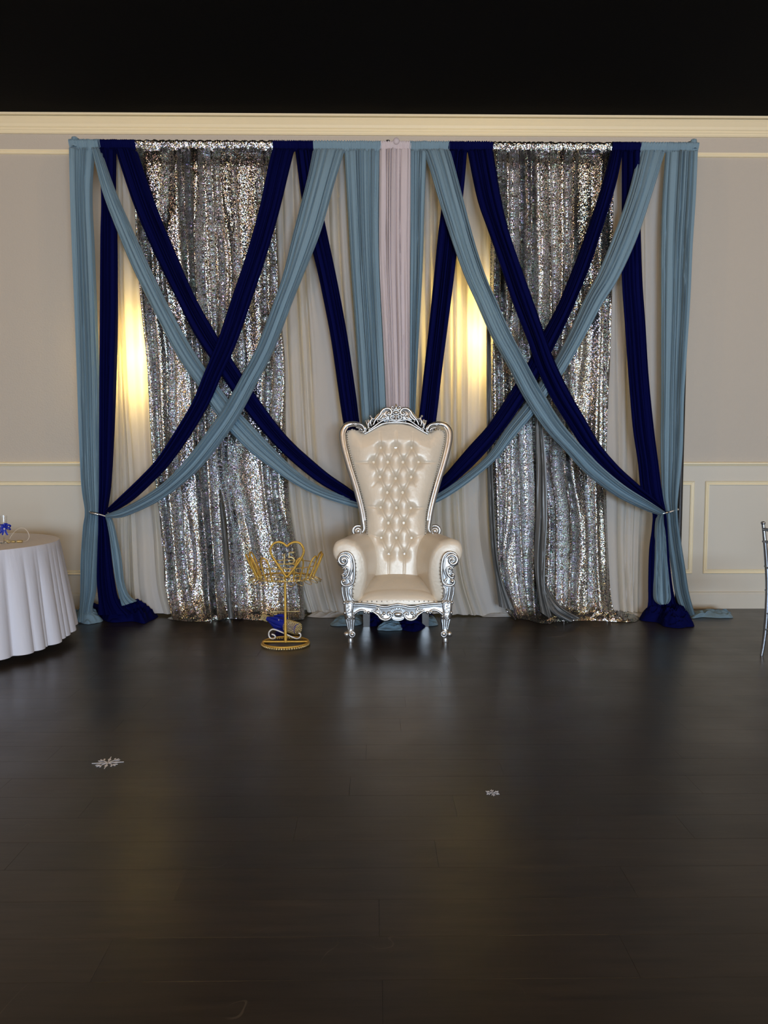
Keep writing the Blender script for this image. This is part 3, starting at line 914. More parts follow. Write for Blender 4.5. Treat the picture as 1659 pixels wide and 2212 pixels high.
def sconce(px, py, label):
    p = P(px, py, YW - .07)
    root = empty('wall_lamp', (p.x, YW, p.z - .16), label, 'lamp')
    m = MB(); m.bbox(p.x - .05, p.x + .05, YW - .02, YW - .0005, p.z - .16, p.z + .04, .006)
    m.build('back_plate', 'chrome_silver', root, smooth=False)
    m = MB(); m.tube([(p.x, YW - .02, p.z - .1), (p.x, YW - .06, p.z - .11), (p.x, YW - .08, p.z - .07)], .01, 8)
    m.build('arm', 'chrome_silver', root)
    m = MB(); m.lathe([(.0, -.12), (.03, -.115), (.036, -.09), (.036, .09), (.03, .115), (.0, .12)], (p.x, YW - .06, p.z), 20, caps=False)
    m.build('glass_shade', 'lamp_glow', root)
    for dx, dz, en in ((0, -.24, 2.0), (-.06, -.03, 3.2), (.06, .03, 2.4), (0, .24, 2.4)):  # points added outside the shade to stretch the lamp's glow over sheer and wall
        light('wall_lamp_spread_light', 'POINT', (p.x + dx, YW - .06, p.z + dz), en, (1.0, .80, .38), size=.04)


sconce(303, 775, 'lit wall lamp glowing through the sheer beside the left sequin curtain'.replace('left ', ''))
sconce(1046, 725, 'lit wall lamp glowing through the sheer beside the throne')

# ================================================================== THRONE
c1 = lambda x, y: (690 + x / 3.879, 850 + y / 3.879)
c8 = lambda x, y: (700 + x / 5.352, 1100 + y / 5.352)
c6 = lambda x, y: (760 + x / 9.217, 860 + y / 9.217)
c2 = lambda x, y: (500 + x / 6.9125, 1130 + y / 6.9125)
YF = F(829, 1390).y + .03                   # front legs
YBK = F(829, 1357).y + .05                  # back legs
TX = P(857.3, 1200, 5.95).x                 # plane of symmetry
throne = empty('throne_chair', (TX, (YF + YBK) / 2, 0), 'tall silver carved throne with tufted pearl-cream leather and crystal buttons', 'chair')


def yback(cy):          # recline of the backrest, by crop-1 row
    return float(np.interp(cy, [100, 300, 1200, 1600], [YBK + .10, YBK + .08, YBK - .06, YBK - .09]))


def W(c, x, y, Y):
    px, py = c(x, y)
    p = P(px, py, Y)
    if c is not c2:        # centre the measured halves on the chair's plane of symmetry
        mid = 852.4 if c is c6 else float(np.interp(Y, [5.75, 6.1], [859.2, 854.2]))
        p.x += TX - P(mid, py, Y).x
    return p


def sym(px_pts):        # list of Vectors -> mirror copy
    return [Vector((2 * TX - p.x, p.y, p.z)) for p in px_pts]


# --- tufted backrest
BTN = [(510, 455), (637, 455), (768, 455), (450, 575), (568, 575), (695, 575), (825, 575), (503, 700), (634, 712), (763, 700),
       (563, 830), (692, 830), (508, 955), (638, 958), (760, 960), (571, 1085), (700, 1085), (512, 1210), (637, 1210), (764, 1210), (575, 1345), (705, 1345)]
CX = 637.0
lx_y = [310, 340, 400, 500, 680, 850, 1000, 1180, 1300, 1620]
lx_x = [232, 222, 226, 248, 296, 343, 378, 388, 392, 396]
tp_x = [218, 240, 270, 310, 350, 400, 460, 520, 580, 637]
tp_y = [344, 312, 297, 309, 333, 314, 280, 256, 243, 238]
nu, nv = 150, 230
U = np.linspace(-1, 1, nu)
GX = np.zeros((nv, nu)); GY = np.zeros((nv, nu))
for i in range(nv):
    t = i / (nv - 1)
    yr = 1620 + (330 - 1620) * t
    hw = CX - np.interp(yr, lx_y, lx_x)
    xs = CX + U * hw
    s_ = min(1, max(0, (t - .62) / .38)); s_ = s_ * s_ * (3 - 2 * s_)
    GX[i] = xs
    GY[i] = yr + (np.interp(CX - np.abs(xs - CX), tp_x, tp_y) - 330) * s_
puff = (1 - np.abs(U) ** 5)[None, :] * np.minimum(1, (1 - np.linspace(0, 1, nv))[:, None] / .10) ** .5
D = 0.052 * puff
D += 0.012 * (1 - (U ** 2))[None, :]


def seg_dist(ax, ay, bx, by):
    dx, dy = bx - ax, by - ay
    q = np.clip(((GX - ax) * dx + (GY - ay) * dy) / (dx * dx + dy * dy), 0, 1)
    return np.hypot(GX - ax - q * dx, GY - ay - q * dy), q


for bx, by in BTN:
    d = np.hypot(GX - bx, GY - by)
    D -= 0.036 * np.exp(-(d / 36) ** 2) + 0.012 * np.exp(-(d / 14) ** 2)
for a in range(len(BTN)):
    for b in range(a + 1, len(BTN)):
        ax, ay = BTN[a]; bx, by = BTN[b]
        if 100 < abs(by - ay) < 150 and abs(bx - ax) < 90:
            d, q = seg_dist(ax, ay, bx, by)
            D -= 0.011 * np.exp(-(d / 11) ** 2)
for (ax, ay, bx, by) in ((510, 455, 500, 330), (637, 455, 637, 320), (768, 455, 775, 330), (450, 575, 300, 580), (825, 575, 985, 580),
                         (503, 700, 440, 775), (763, 700, 800, 770), (508, 955, 385, 940), (760, 960, 880, 955), (512, 1210, 395, 1165), (764, 1210, 900, 1170),
                         (575, 1345, 570, 1500), (705, 1345, 700, 1500)):
    d, q = seg_dist(ax, ay, bx, by)
    D -= 0.009 * np.exp(-(d / 9) ** 2) * (1 - .6 * q)
G = np.zeros((nv, nu, 3))
for i in range(nv):
    for j in range(nu):
        p = W(c1, GX[i, j], GY[i, j], yback(GY[i, j]))
        wr = 0.0016 * noise.noise(Vector((p.x * 14, p.z * 10, 3)))
        G[i, j] = (p.x, p.y - D[i, j] - wr, p.z)
mb = MB(); mb.grid(G)
# padded shell behind
Gb = G[::8, ::6].copy(); Gb[:, :, 1] += .0
backrest = mb.build('backrest', 'pearl_leather', throne)
shell = MB()
ol = [(x, y) for x, y in zip(lx_x[::-1], lx_y[::-1])] + [(x, y) for x, y in zip(tp_x, tp_y)]
ol = ol + [(2 * CX - x, y) for x, y in reversed(ol)]
r0 = [W(c1, x, y, yback(y)) for x, y in ol]
r1 = [W(c1, CX + (x - CX) * .99, y, yback(y) + .06) for x, y in ol]
shell.loft([[tuple(p) for p in r0], [tuple(p) for p in r1]], caps=True)
shell.build('back_panel', 'pearl_leather', throne, smooth=False)
# crystal buttons
bm_ = MB(); bm_.sphere((0, 0, 0), .0125, 1, .7, 1, 8, 5)
btn_mesh = bm_.mesh('crystal_button', 'crystal_button', (0, 0, 0), smooth=False)
for bx, by in BTN:
    k = np.argmin((GX - bx) ** 2 + (GY - by) ** 2)
    i, j = divmod(int(k), nu)
    o = bpy.data.objects.new('crystal_button', btn_mesh)
    COL.objects.link(o)
    o.parent = throne
    o.location = Vector(G[i, j]) + Vector((0, -.006, 0)) - ORG[throne.name]


def spiral(c, ctr, r0, r1, a0, a1, Y, n=26, dome=.012):
    """spiral in pixel space of crop c, angle in degrees, bulging forward to its eye"""
    out = []
    for k in range(n):
        t = k / (n - 1)
        a = math.radians(a0 + (a1 - a0) * t)
        r = r0 + (r1 - r0) * t
        out.append(W(c, ctr[0] + r * math.cos(a), ctr[1] - r * math.sin(a), Y - dome * t))
    return out


def path(c, pts, Y, n=24):
    q = cr([(x, y) for x, y in pts], n)
    return [W(c, x, y, Y(y) if callable(Y) else Y) for x, y in q]


def taper(n, a, b, mid=None):
    if mid is None:
        return [a + (b - a) * k / (n - 1) for k in range(n)]
    return [float(np.interp(k / (n - 1), [0, .5, 1], [a, mid, b])) for k in range(n)]


def put(mb, pts, r, seg=8, flat=1.0):
    mb.tube(pts, r, seg, flat=flat)


def both(mb):
    mb.mirror(TX)
    return mb


# --- outer back frame: one bent tube each side with scrolled ends
fl = [(318, 1150), (345, 1165), (366, 1135), (358, 1060), (345, 980), (322, 880), (285, 745), (240, 600), (205, 470), (190, 390), (190, 320), (215, 275), (255, 256), (300, 256), (345, 268), (376, 290), (372, 318), (350, 326), (338, 312)]
frp = path(c1, fl, lambda y: yback(y) - .03, 80)
nfr = len(frp)
rad = [float(np.interp(k / nfr, [0, .05, .12, .3, .6, .75, .85, .93, 1], [.010, .014, .020, .022, .024, .026, .022, .014, .008])) for k in range(nfr)]
for sgn in (1, -1):
    mm = MB()
    pts = frp if sgn == 1 else sym(frp)
    put(mm, pts, rad, 14)
    fr_o = mm.build('back_frame', 'silver_paint', throne)
    mm = MB()      # bead line on the outer edge and lower volute
    vol = spiral(c1, (312, 1152), 46, 10, 60, 640, yback(1150) - .05, 40, .03)
    inner = path(c1, [(x + 19, y + 4) for x, y in fl[3:12]], lambda y: yback(y) - .045, 40)
    pts2 = vol if sgn == 1 else sym(vol)
    put(mm, pts2, taper(40, .011, .013), 10)
    put(mm, inner if sgn == 1 else sym(inner), .006, 6)
    e = W(c1, 318, 1152, yback(1150) - .07)
    if sgn == -1: e.x = 2 * TX - e.x
    mm.sphere(e, .023, 1, .8, 1, 12, 8)
    mm.build('volute', 'silver_paint', fr_o)
    mm = MB()      # acanthus at the shoulder
    for pts, r in (([(285, 262), (320, 255), (355, 268), (372, 300)], .011), ([(300, 285), (330, 290), (352, 305), (355, 325)], .008),
                   ([(262, 262), (290, 250), (325, 262)], .008), ([(345, 262), (372, 280), (384, 300), (380, 325)], .008)):
        q = path(c1, pts, lambda y: yback(y) - .055, 14)
        put(mm, q if sgn == 1 else sym(q), taper(14, r * .5, r * .6, r), 8)
    for x, y in ((352, 318), (330, 300), (300, 268)):
        e = W(c1, x, y, yback(y) - .065)
        if sgn == -1: e.x = 2 * TX - e.x
        mm.sphere(e, .009)
    mm.build('shoulder_leaf', 'silver_paint', fr_o)

# --- carved crest
YC = yback(250) - .03
plate = [(240, 705), (330, 640), (440, 560), (580, 500), (700, 478), (850, 474)]
plate_top = [(850, 190), (800, 215), (760, 235), (735, 225), (700, 212), (650, 210), (600, 230), (555, 270), (500, 330), (440, 400), (395, 440), (350, 440), (330, 500), (315, 590), (260, 660)]
half = [c6(x, y) for x, y in plate] + [c6(x, y) for x, y in plate_top]
pl = [P(x, y, YC + .02) for x, y in half]
cxw = TX
olx = [(p.x, p.z) for p in pl]
full = olx + [(2 * TX - x, z) for x, z in reversed(olx)]
mm = MB(); mm.prism([(min(x, TX) if i < len(olx) else max(x, TX), z) for i, (x, z) in enumerate(full)], YC, YC + .035, .006)
crest = mm.build('crest', 'silver_paint', throne)
mm = MB()
yc = YC - .008
put(mm, path(c6, [(225, 712), (330, 655), (450, 585), (580, 515), (700, 492), (855, 486)], yc - .004, 30), .0095, 8)     # gimp rail
put(mm, path(c6, [(300, 640), (400, 575), (500, 500), (580, 450), (650, 428), (740, 440), (855, 470)], yc - .006, 30), taper(30, .006, .008), 8)
put(mm, path(c6, [(400, 530), (430, 455), (470, 400), (530, 330), (560, 275), (610, 225), (670, 205), (730, 220), (765, 270), (750, 320), (705, 335), (680, 305), (700, 285)], yc - .010, 60), taper(60, .006, .010, .014), 10)
put(mm, path(c6, [(470, 440), (530, 400), (575, 340), (590, 280), (640, 240)], yc - .012, 24), taper(24, .006, .004, .010), 8)
put(mm, path(c6, [(540, 440), (580, 410), (620, 350), (640, 350)], yc - .012, 20), taper(20, .006, .004, .009), 8)
put(mm, path(c6, [(580, 430), (620, 400), (660, 370), (720, 365)], yc - .01, 18), taper(18, .007, .004, .009), 8)
put(mm, path(c6, [(850, 440), (800, 430), (750, 410), (742, 370), (780, 345), (815, 365), (800, 400), (780, 400)], yc - .012, 34), taper(34, .007, .005, .008), 8)
put(mm, path(c6, [(855, 200), (810, 230), (775, 215), (758, 185), (775, 165), (795, 180)], yc - .01, 28), taper(28, .009, .005, .007), 8)
put(mm, path(c6, [(330, 620), (300, 560), (270, 500), (255, 450), (240, 460)], yc, 22), taper(22, .008, .004, .010), 8)
put(mm, path(c6, [(300, 600), (300, 520), (310, 450), (290, 425)], yc - .006, 22), taper(22, .006, .004, .009), 8)
put(mm, path(c6, [(360, 560), (340, 470), (370, 410), (345, 365), (320, 375)], yc - .004, 22), taper(22, .007, .004, .010), 8)
put(mm, path(c6, [(430, 410), (390, 415), (360, 395), (345, 365)], yc - .004, 16), taper(16, .005, .004, .009), 8)
for x, y, r in ((705, 292, .013), (330, 600, .009), (362, 535, .009), (488, 465, .008), (340, 360, .010), (780, 402, .008), (275, 455, .008), (530, 400, .007), (660, 470, .006), (720, 462, .006)):
    mm.sphere(W(c6, x, y, yc - .014), r)
both(mm)
mm.sphere(W(c6, 852, 288, yc - .012), .015, 1.25, .7, .85, 14, 8)
q = [W(c6, 852 + 66 * math.cos(a), 288 - 46 * math.sin(a), yc - .008) for a in np.linspace(0, 2 * np.pi, 24, endpoint=False)]
mm.tube(q, .006, 8, closed=True)
put(mm, path(c6, [(852, 240), (852, 190), (855, 150), (848, 112)], yc - .008, 18), taper(18, .007, .003, .012), 10)
put(mm, path(c6, [(852, 350), (852, 400), (852, 445)], yc - .012, 12), taper(12, .006, .008), 8)
for v_ in range(len(mm.v)):
    pass
mm.build('scrollwork', 'silver_paint', crest)

# --- seat, arms, rails
yfront = YF + .03
# seat cushion: rounded box lofted from front to back with crown
prof_u = np.linspace(-1, 1, 41)
sx_f = abs(W(c1, 345, 1745, yfront).x - TX)
sx_b = abs(W(c1, 400, 1525, YBK - .10).x - TX)
zt_f = W(c1, 650, 1680, yfront).z
zt_b = W(c1, 637, 1527, YBK - .12).z
z_bot = W(c1, 650, 1760, yfront).z
G = []
nd = 40
for i in range(nd + 14):
    row = []
    if i < 14:      # front face, rolling over
        a = i / 14 * math.pi / 2
        yy = yfront + .05 - .075 * math.cos(a) * (1 if i else 1)
        zt = z_bot + (zt_f - z_bot) * math.sin(a) ** .8
        tt = 0
    else:
        tt = (i - 14) / (nd - 1)
        yy = yfront + .05 + tt * (YBK - .06 - yfront - .05)
        zt = zt_f + (zt_b - zt_f) * tt ** .8 + .02 * math.sin(math.pi * min(1, tt * 1.2))
    hw = sx_f + (sx_b - sx_f) * tt + .02
    for u_ in prof_u:
        side = 1 - abs(u_) ** 6
        crown = .028 * (1 - u_ * u_) * (min(1, i / 14))
        zz = zt + crown - (.045 * (1 - side)) * min(1, i / 8)
        row.append((TX + u_ * hw, yy + (0.0 if i >= 14 else -.015 * (1 - u_ * u_)), max(zz, z_bot)))
    G.append(row)
mm = MB(); mm.grid(np.array(G))
mm.build('seat_cushion', 'pearl_leather', throne)
mm = MB()
mm.bbox(TX - sx_f - .03, TX + sx_f + .03, yfront + .01, YBK - .02, z_bot - .05, z_bot + .01, .01)
mm.build('seat_frame', 'silver_paint', throne, smooth=False)

arm_sec = [(150, 1405), (118, 1375), (105, 1310), (125, 1255), (185, 1225), (250, 1228), (310, 1255), (355, 1305), (385, 1370), (400, 1460), (398, 1550), (375, 1650), (345, 1745), (300, 1760), (275, 1745), (255, 1650), (240, 1550), (215, 1470)]
yarm0 = YF + .035
secw = [W(c1, x, y, yarm0) for x, y in cr(arm_sec, 60, closed=True)]
ctr = sum(secw, Vector()) / len(secw)
for sgn in (1, -1):
    rings = []
    steps = [(-.012, .80), (-.004, .90), (.006, .96), (.02, .995), (.05, 1.0)] + [(.05 + .42 * k / 12, 1.0) for k in range(1, 13)]
    for dy, sc_ in steps:
        t = max(0, dy / .47)
        ring = []
        for q in secw:
            x = ctr.x + (q.x - ctr.x) * sc_ * (1 - .12 * t)
            z = ctr.z + (q.z - ctr.z) * sc_
            x += .105 * t ** 1.1
            z += (.0 + .012 * t) * (1 if q.z > ctr.z else 0)
            a = math.atan2(q.z - ctr.z, q.x - ctr.x)
            wr = .004 * math.sin(a * 17 + 3 * math.sin(a * 5)) * math.exp(-((dy - .02) / .035) ** 2)
            ring.append((x if sgn == 1 else 2 * TX - x, yarm0 + dy, z + wr))
        rings.append(ring)
    mm = MB(); mm.loft(rings, caps=True)
    mm.build('armrest', 'pearl_leather', throne)

# --- carved arm fronts, posts and legs
ya = YF - .005
for sgn in (1, -1):
    mm = MB()
    S_ = lambda q: (q if sgn == 1 else sym(q))
    # flat carved board behind the scrolls
    bo = [(150, 600), (160, 540), (200, 500), (260, 490), (315, 515), (345, 580), (355, 660), (352, 760), (345, 860), (330, 930), (335, 1010), (345, 1080), (225, 1085), (205, 1000), (200, 910), (195, 830), (205, 760), (225, 690), (190, 660), (160, 640)]
    pts = [W(c8, x, y, ya + .03) for x, y in bo]
    ol = [((p.x if sgn == 1 else 2 * TX - p.x), p.z) for p in pts]
    mm.prism(ol, ya + .012, ya + .05, .008)
    post = mm.build('arm_post', 'silver_paint', throne)
    mm = MB()
    put(mm, S_(spiral(c8, (222, 592), 72, 14, 20, 560, ya + .008, 44, .02)), taper(44, .011, .009, .012), 10)
    e = S_([W(c8, 226, 590, ya - .014)])[0]
    mm.sphere(e, .012, 1, .8, 1, 6, 5)
    put(mm, S_(path(c8, [(160, 560), (200, 510), (260, 498), (310, 525), (338, 590), (348, 680), (344, 780), (330, 850), (290, 880), (240, 885), (205, 865), (200, 830), (225, 815), (245, 830)], ya + .006, 60)), taper(60, .008, .008, .012), 10)
    put(mm, S_(path(c8, [(300, 560), (318, 640), (312, 720), (290, 790), (300, 840)], ya + .008, 30)), taper(30, .005, .006, .010), 8)
    put(mm, S_(path(c8, [(275, 665), (285, 710), (270, 760), (235, 795), (208, 785), (205, 755), (225, 745)], ya + .004, 30)), taper(30, .007, .006, .010), 8)
    put(mm, S_(path(c8, [(215, 690), (240, 665), (270, 680), (265, 720), (240, 735)], ya + .004, 24)), taper(24, .007, .006, .009), 8)
    put(mm, S_(path(c8, [(270, 800), (300, 815), (305, 850), (275, 872)], ya + .006, 20)), taper(20, .006, .006, .009), 8)
    for x, y, r in ((240, 692, .012), (215, 772, .012), (222, 838, .014)):
        mm.sphere(S_([W(c8, x, y, ya - .006)])[0], r, 1, .8, 1)
    # post below: raised edges
    put(mm, S_(path(c8, [(330, 895), (305, 925), (300, 975), (320, 1030), (345, 1050)], ya + .006, 24)), taper(24, .005, .005, .009), 8)
    put(mm, S_(path(c8, [(205, 900), (212, 980), (232, 1060)], ya + .01, 20)), .008, 8)
    put(mm, S_(path(c8, [(250, 905), (256, 980), (272, 1050)], ya + .008, 20)), .010, 8)
    mm.build('arm_carving', 'silver_paint', post)
    # leg: lofted block, cabriole, pad
    mm = MB()
    secs = [(1070, 222, 345, .030), (1090, 222, 345, .036), (1190, 226, 338, .036), (1210, 222, 350, .038), (1235, 228, 358, .040), (1260, 235, 360, .040), (1300, 246, 356, .036), (1350, 258, 352, .031), (1395, 266, 348, .027), (1412, 262, 352, .030), (1440, 258, 352, .032), (1470, 266, 344, .028), (1484, 272, 332, .022), (1500, 270, 336, .024), (1535, 265, 340, .026), (1550, 266, 339, .025)]
    rings = []
    for cy, xl, xr, dh in secs:
        a = W(c8, xl, cy, YF); b = W(c8, xr, cy, YF)
        if sgn == -1:
            a, b = sym([b, a])
        cx_, hw = (a.x + b.x) / 2, (b.x - a.x) / 2
        ring = []
        for k in range(28):
            th = 2 * math.pi * k / 28
            n_ = 3.2 if cy < 1200 else 2.2
            ct, st_ = math.cos(th), math.sin(th)
            fl_ = 1 - (.07 * abs(math.sin(th * 5)) if 1240 < cy < 1400 else 0)
            rx = abs(ct) ** (2 / n_) * (1 if ct > 0 else -1)
            ry = abs(st_) ** (2 / n_) * (1 if st_ > 0 else -1)
            ring.append((cx_ + hw * rx * fl_, YF + .01 + dh * ry * fl_, max(a.z, 0.0005) if cy < 1545 else .0005))
        rings.append(ring)
    mm.loft(rings, caps=True)
    leg = mm.build('leg', 'silver_paint', throne)
    mm = MB()
    yl = YF - .032
    put(mm, S_(path(c8, [(250, 1090), (285, 1075), (320, 1090), (325, 1130), (310, 1180), (285, 1200), (255, 1190)], yl + .004, 30)), .006, 8)
    put(mm, S_(path(c8, [(262, 1110), (290, 1125), (262, 1145), (292, 1160), (265, 1180)], yl + .002, 30)), .005, 8)
    for x, y, r in ((228, 1085, .011), (270, 1083, .010), (335, 1085, .009), (236, 1200, .012), (335, 1205, .009), (292, 1250, .010), (340, 1248, .009)):
        mm.sphere(S_([W(c8, x, y, yl)])[0], r, 1, .8, 1)
    put(mm, S_(spiral(c8, (290, 1250), 26, 8, 200, 620, yl - .002, 24, .008)), .005, 8)
    for dx in (-38, -14, 12, 36):
        put(mm, S_(path(c8, [(300 + dx * 1.25, 1275), (303 + dx * .95, 1330), (306 + dx * .7, 1390)], yl + .010, 14)), taper(14, .005, .004), 6)
    mm.sphere(S_([W(c8, 258, 1446, yl + .014)])[0], .022, 1, .9, 1.1, 12, 8)
    mm.sphere(S_([W(c8, 322, 1446, yl + .004)])[0], .019, 1, .8, 1, 12, 8)
    q = [W(c8, 322 + 30 * math.cos(a), 1446 - 30 * math.sin(a), yl + .002) for a in np.linspace(0, 2 * np.pi, 20, endpoint=False)]
    mm.tube(S_(q), .006, 8, closed=True)
    mm.build('leg_carving', 'silver_paint', leg)
    # plain back leg
    mm = MB()
    bx_ = W(c8, 485, 1300, YBK).x
    if sgn == -1: bx_ = 2 * TX - bx_
    mm.loft([[(bx_ - w_, YBK + dy_ - w_, z_), (bx_ + w_, YBK + dy_ - w_, z_), (bx_ + w_, YBK + dy_ + w_, z_), (bx_ - w_, YBK + dy_ + w_, z_)] for w_, dy_, z_ in ((.026, .02, .0005), (.028, .0, .15), (.03, -.03, .32), (.03, -.02, .42))], caps=True)
    mm.build('leg', 'silver_paint', throne, smooth=False)
    # side rail
    mm = MB()
    xs_ = W(c8, 262, 1150, YF).x
    if sgn == -1: xs_ = 2 * TX - xs_
    z0_, z1_ = W(c8, 300, 1195, YF).z, W(c8, 300, 1075, YF).z
    dxs = .10 * (1 if sgn == 1 else -1)
    mm.loft([[(xs_ + o_ - .014, y_, z0_), (xs_ + o_ + .014, y_, z0_), (xs_ + o_ + .014, y_, z1_), (xs_ + o_ - .014, y_, z1_)] for o_, y_ in ((0, YF + .03), (dxs, YBK))], caps=True)
    mm.build('side_rail', 'silver_paint', throne, smooth=False)

# --- apron
ap_top = [(335, 1085), (420, 1092), (520, 1098), (600, 1108), (660, 1122), (720, 1124), (780, 1110), (852, 1098)]
ap_bot = [(852, 1290), (800, 1280), (770, 1258), (735, 1282), (690, 1286), (655, 1268), (625, 1238), (590, 1212), (540, 1196), (500, 1196), (460, 1180), (420, 1176), (380, 1195), (345, 1228), (330, 1238)]
yp = YF - .012
at = cr(ap_top, 60); ab = cr(ap_bot[::-1], 120)
ab = ab[np.argsort(ab[:, 0])]
N_ = 61
xs_ap = np.linspace(335, 852, N_)
zt_ap = [W(c8, x, float(np.interp(x, at[:, 0], at[:, 1])), yp + .01) for x in xs_ap]
zb_ap = [W(c8, x, float(np.interp(x, ab[:, 0], ab[:, 1])), yp + .01) for x in xs_ap]
top_ = [(p.x, p.z) for p in zt_ap]; bot_ = [(p.x, p.z) for p in zb_ap]
top_ += [(2 * TX - x, z) for x, z in reversed(top_[:-1])]
bot_ += [(2 * TX - x, z) for x, z in reversed(bot_[:-1])]
rings = []
for (xa_, za_), (xb_, zb_) in zip(top_, bot_):
    h_ = za_ - zb_
    rings.append([(xa_, yp + .03, zb_), (xa_, yp + .008, zb_), (xa_, yp, zb_ + .007), (xa_, yp + .004, zb_ + h_ * .35), (xa_, yp + .004, zb_ + h_ * .65), (xa_, yp, za_ - .006), (xa_, yp + .006, za_), (xa_, yp + .03, za_)])
mm = MB(); mm.loft(rings, caps=True)
apron = mm.build('apron', 'silver_paint', throne)
mm = MB()
put(mm, path(c8, ap_top, yp - .002, 40), .008, 8)
put(mm, path(c8, [(x, y + 22) for x, y in ap_top], yp - .001, 40), .004, 6)
put(mm, path(c8, [(335, 1225), (370, 1192), (420, 1168), (465, 1172), (490, 1195), (470, 1205)], yp - .004, 34), taper(34, .008, .006, .009), 8)
put(mm, path(c8, [(540, 1170), (580, 1195), (620, 1225), (650, 1262), (700, 1280), (750, 1268), (778, 1230), (765, 1200), (735, 1205), (740, 1228)], yp - .008, 50), taper(50, .006, .008, .011), 10)
put(mm, path(c8, [(560, 1165), (600, 1175), (630, 1160), (615, 1140), (598, 1150)], yp - .006, 26), taper(26, .006, .005, .008), 8)
put(mm, path(c8, [(575, 1185), (610, 1205), (640, 1230), (655, 1255)], yp - .004, 20), taper(20, .005, .004, .008), 8)
put(mm, path(c8, [(640, 1160), (645, 1200), (640, 1235), (655, 1250)], yp - .004, 20), taper(20, .004, .004, .008), 8)
put(mm, path(c8, [(690, 1210), (670, 1225), (668, 1245), (690, 1255)], yp - .006, 18), taper(18, .006, .006, .010), 8)
for x, y, r in ((465, 1190, .012), (512, 1196, .012), (690, 1205, .013), (745, 1213, .011)):
    mm.sphere(W(c8, x, y, yp - .008), r, 1, .8, 1)
for k in range(3):
    put(mm, path(c8, [(775 + k * 26, 1172 - k * 10), (788 + k * 24, 1160 - k * 10), (800 + k * 22, 1172 - k * 6)], yp - .004, 10), .005, 6)
put(mm, path(c8, [(852, 1285), (815, 1278), (790, 1265)], yp - .004, 14), .006, 6)
both(mm)
cc = W(c8, 852, 1218, yp - .008)
mm.sphere(cc, .022, 1.35, .6, .8, 16, 9)
q = [W(c8, 852 + 58 * math.cos(a), 1218 - 36 * math.sin(a), yp - .006) for a in np.linspace(0, 2 * np.pi, 28, endpoint=False)]
mm.tube(q, .006, 8, closed=True)
mm.build('apron_carving', 'silver_paint', apron)
# --- nailheads round the upholstery
mm = MB()
for k in range(46):
    t = k / 45
    yr = 1180 + (330 - 1180) * t
    xx = np.interp(yr, lx_y, lx_x) + 6
    mm.sphere(W(c1, xx, yr, yback(yr) - .012), .0042, nu=6, nv=4)
for x, y in cr(list(zip(tp_x, tp_y))[1:], 20):
    mm.sphere(W(c1, x, y + 6, yback(y) - .012), .0042, nu=6, nv=4)
for x, y in cr([(320, 1745), (400, 1742), (520, 1742), (640, 1738)], 9):
    mm.sphere(W(c1, x, y, YF - .004), .005, nu=6, nv=4)
for x, y in cr([(240, 1330), (290, 1380), (305, 1460), (300, 1560), (285, 1640), (280, 1700)], 14):
    mm.sphere(W(c1, x, y, YF + .0), .0042, nu=6, nv=4)
both(mm)
mm.build('nailhead_trim', 'nail_brass', throne, kind='stuff')
mm = MB()
p = W(c8, 1113, 518, YBK - .14)
mm.bbox(p.x - .009, p.x + .009, p.y - .004, p.y + .004, p.z - .012, p.z + .012, .002)
mm.build('fabric_tag', 'nail_brass', throne, smooth=False)

# ================================================================== GOLD CROWN STAND
c2 = lambda x, y: (500 + x / 6.9125, 1130 + y / 6.9125)
sb = F(617, 1393)
stand = empty('crown_stand', (sb.x, sb.y, 0), 'gold glitter crown-shaped wire stand with heart and number fifteen, on a ring base', 'display stand')
SX, SY = sb.x, sb.y
zs = lambda py: P(617, py, SY).z


def ringpts(r, z, n=40, a0=0):
    return [(SX + r * math.cos(a0 + 2 * math.pi * k / n), SY + r * math.sin(a0 + 2 * math.pi * k / n), z) for k in range(n)]


RB = .167
mm = MB(); mm.tube(ringpts(RB, .022, 48), .007, 8, closed=True)
base = mm.build('base_ring', 'gold_glitter', stand)
mm = MB()
for k in range(58):
    a = 2 * math.pi * k / 58
    mm.sphere((SX + RB * 1.03 * math.cos(a), SY + RB * 1.03 * math.sin(a), .0105), .0095, nu=7, nv=5)
mm.build('bead_trim', 'pale_gold', base, kind='stuff')
mm = MB(); mm.tube([(SX - RB, SY, .024), (SX + RB, SY, .024)], .008, 8)
mm.build('crossbar', 'gold_glitter', stand)
zr1 = zs(1247)
mm = MB(); mm.tube([(SX, SY, .02), (SX, SY, .2), (SX, SY, zr1 + .005)], [.0115, .010, .009], 10)
mm.build('pole', 'gold_glitter', stand)
# crown: lower ring, spokes, upper ring
R1, R2 = .205, .235
zr2 = zs(1219)
mm = MB(); mm.tube(ringpts(R1, zr1, 48), .005, 8, closed=True)
for k in range(3):
    a = math.pi * k / 3 + .3
    mm.tube([(SX - R1 * math.cos(a), SY - R1 * math.sin(a), zr1), (SX + R1 * math.cos(a), SY + R1 * math.sin(a), zr1)], .003, 6)
lower = mm.build('lower_ring', 'gold_glitter', stand)
mm = MB()
for k in range(72):
    a = 2 * math.pi * k / 72
    mm.sphere((SX + (R1 + .004) * math.cos(a), SY + (R1 + .004) * math.sin(a), zr1), .0075, nu=6, nv=4)
mm.build('bead_trim', 'pale_gold', lower, kind='stuff')
mm = MB(); mm.tube(ringpts(R2, zr2, 48), .003, 6, closed=True)
mm.build('upper_ring', 'gold_glitter', stand)
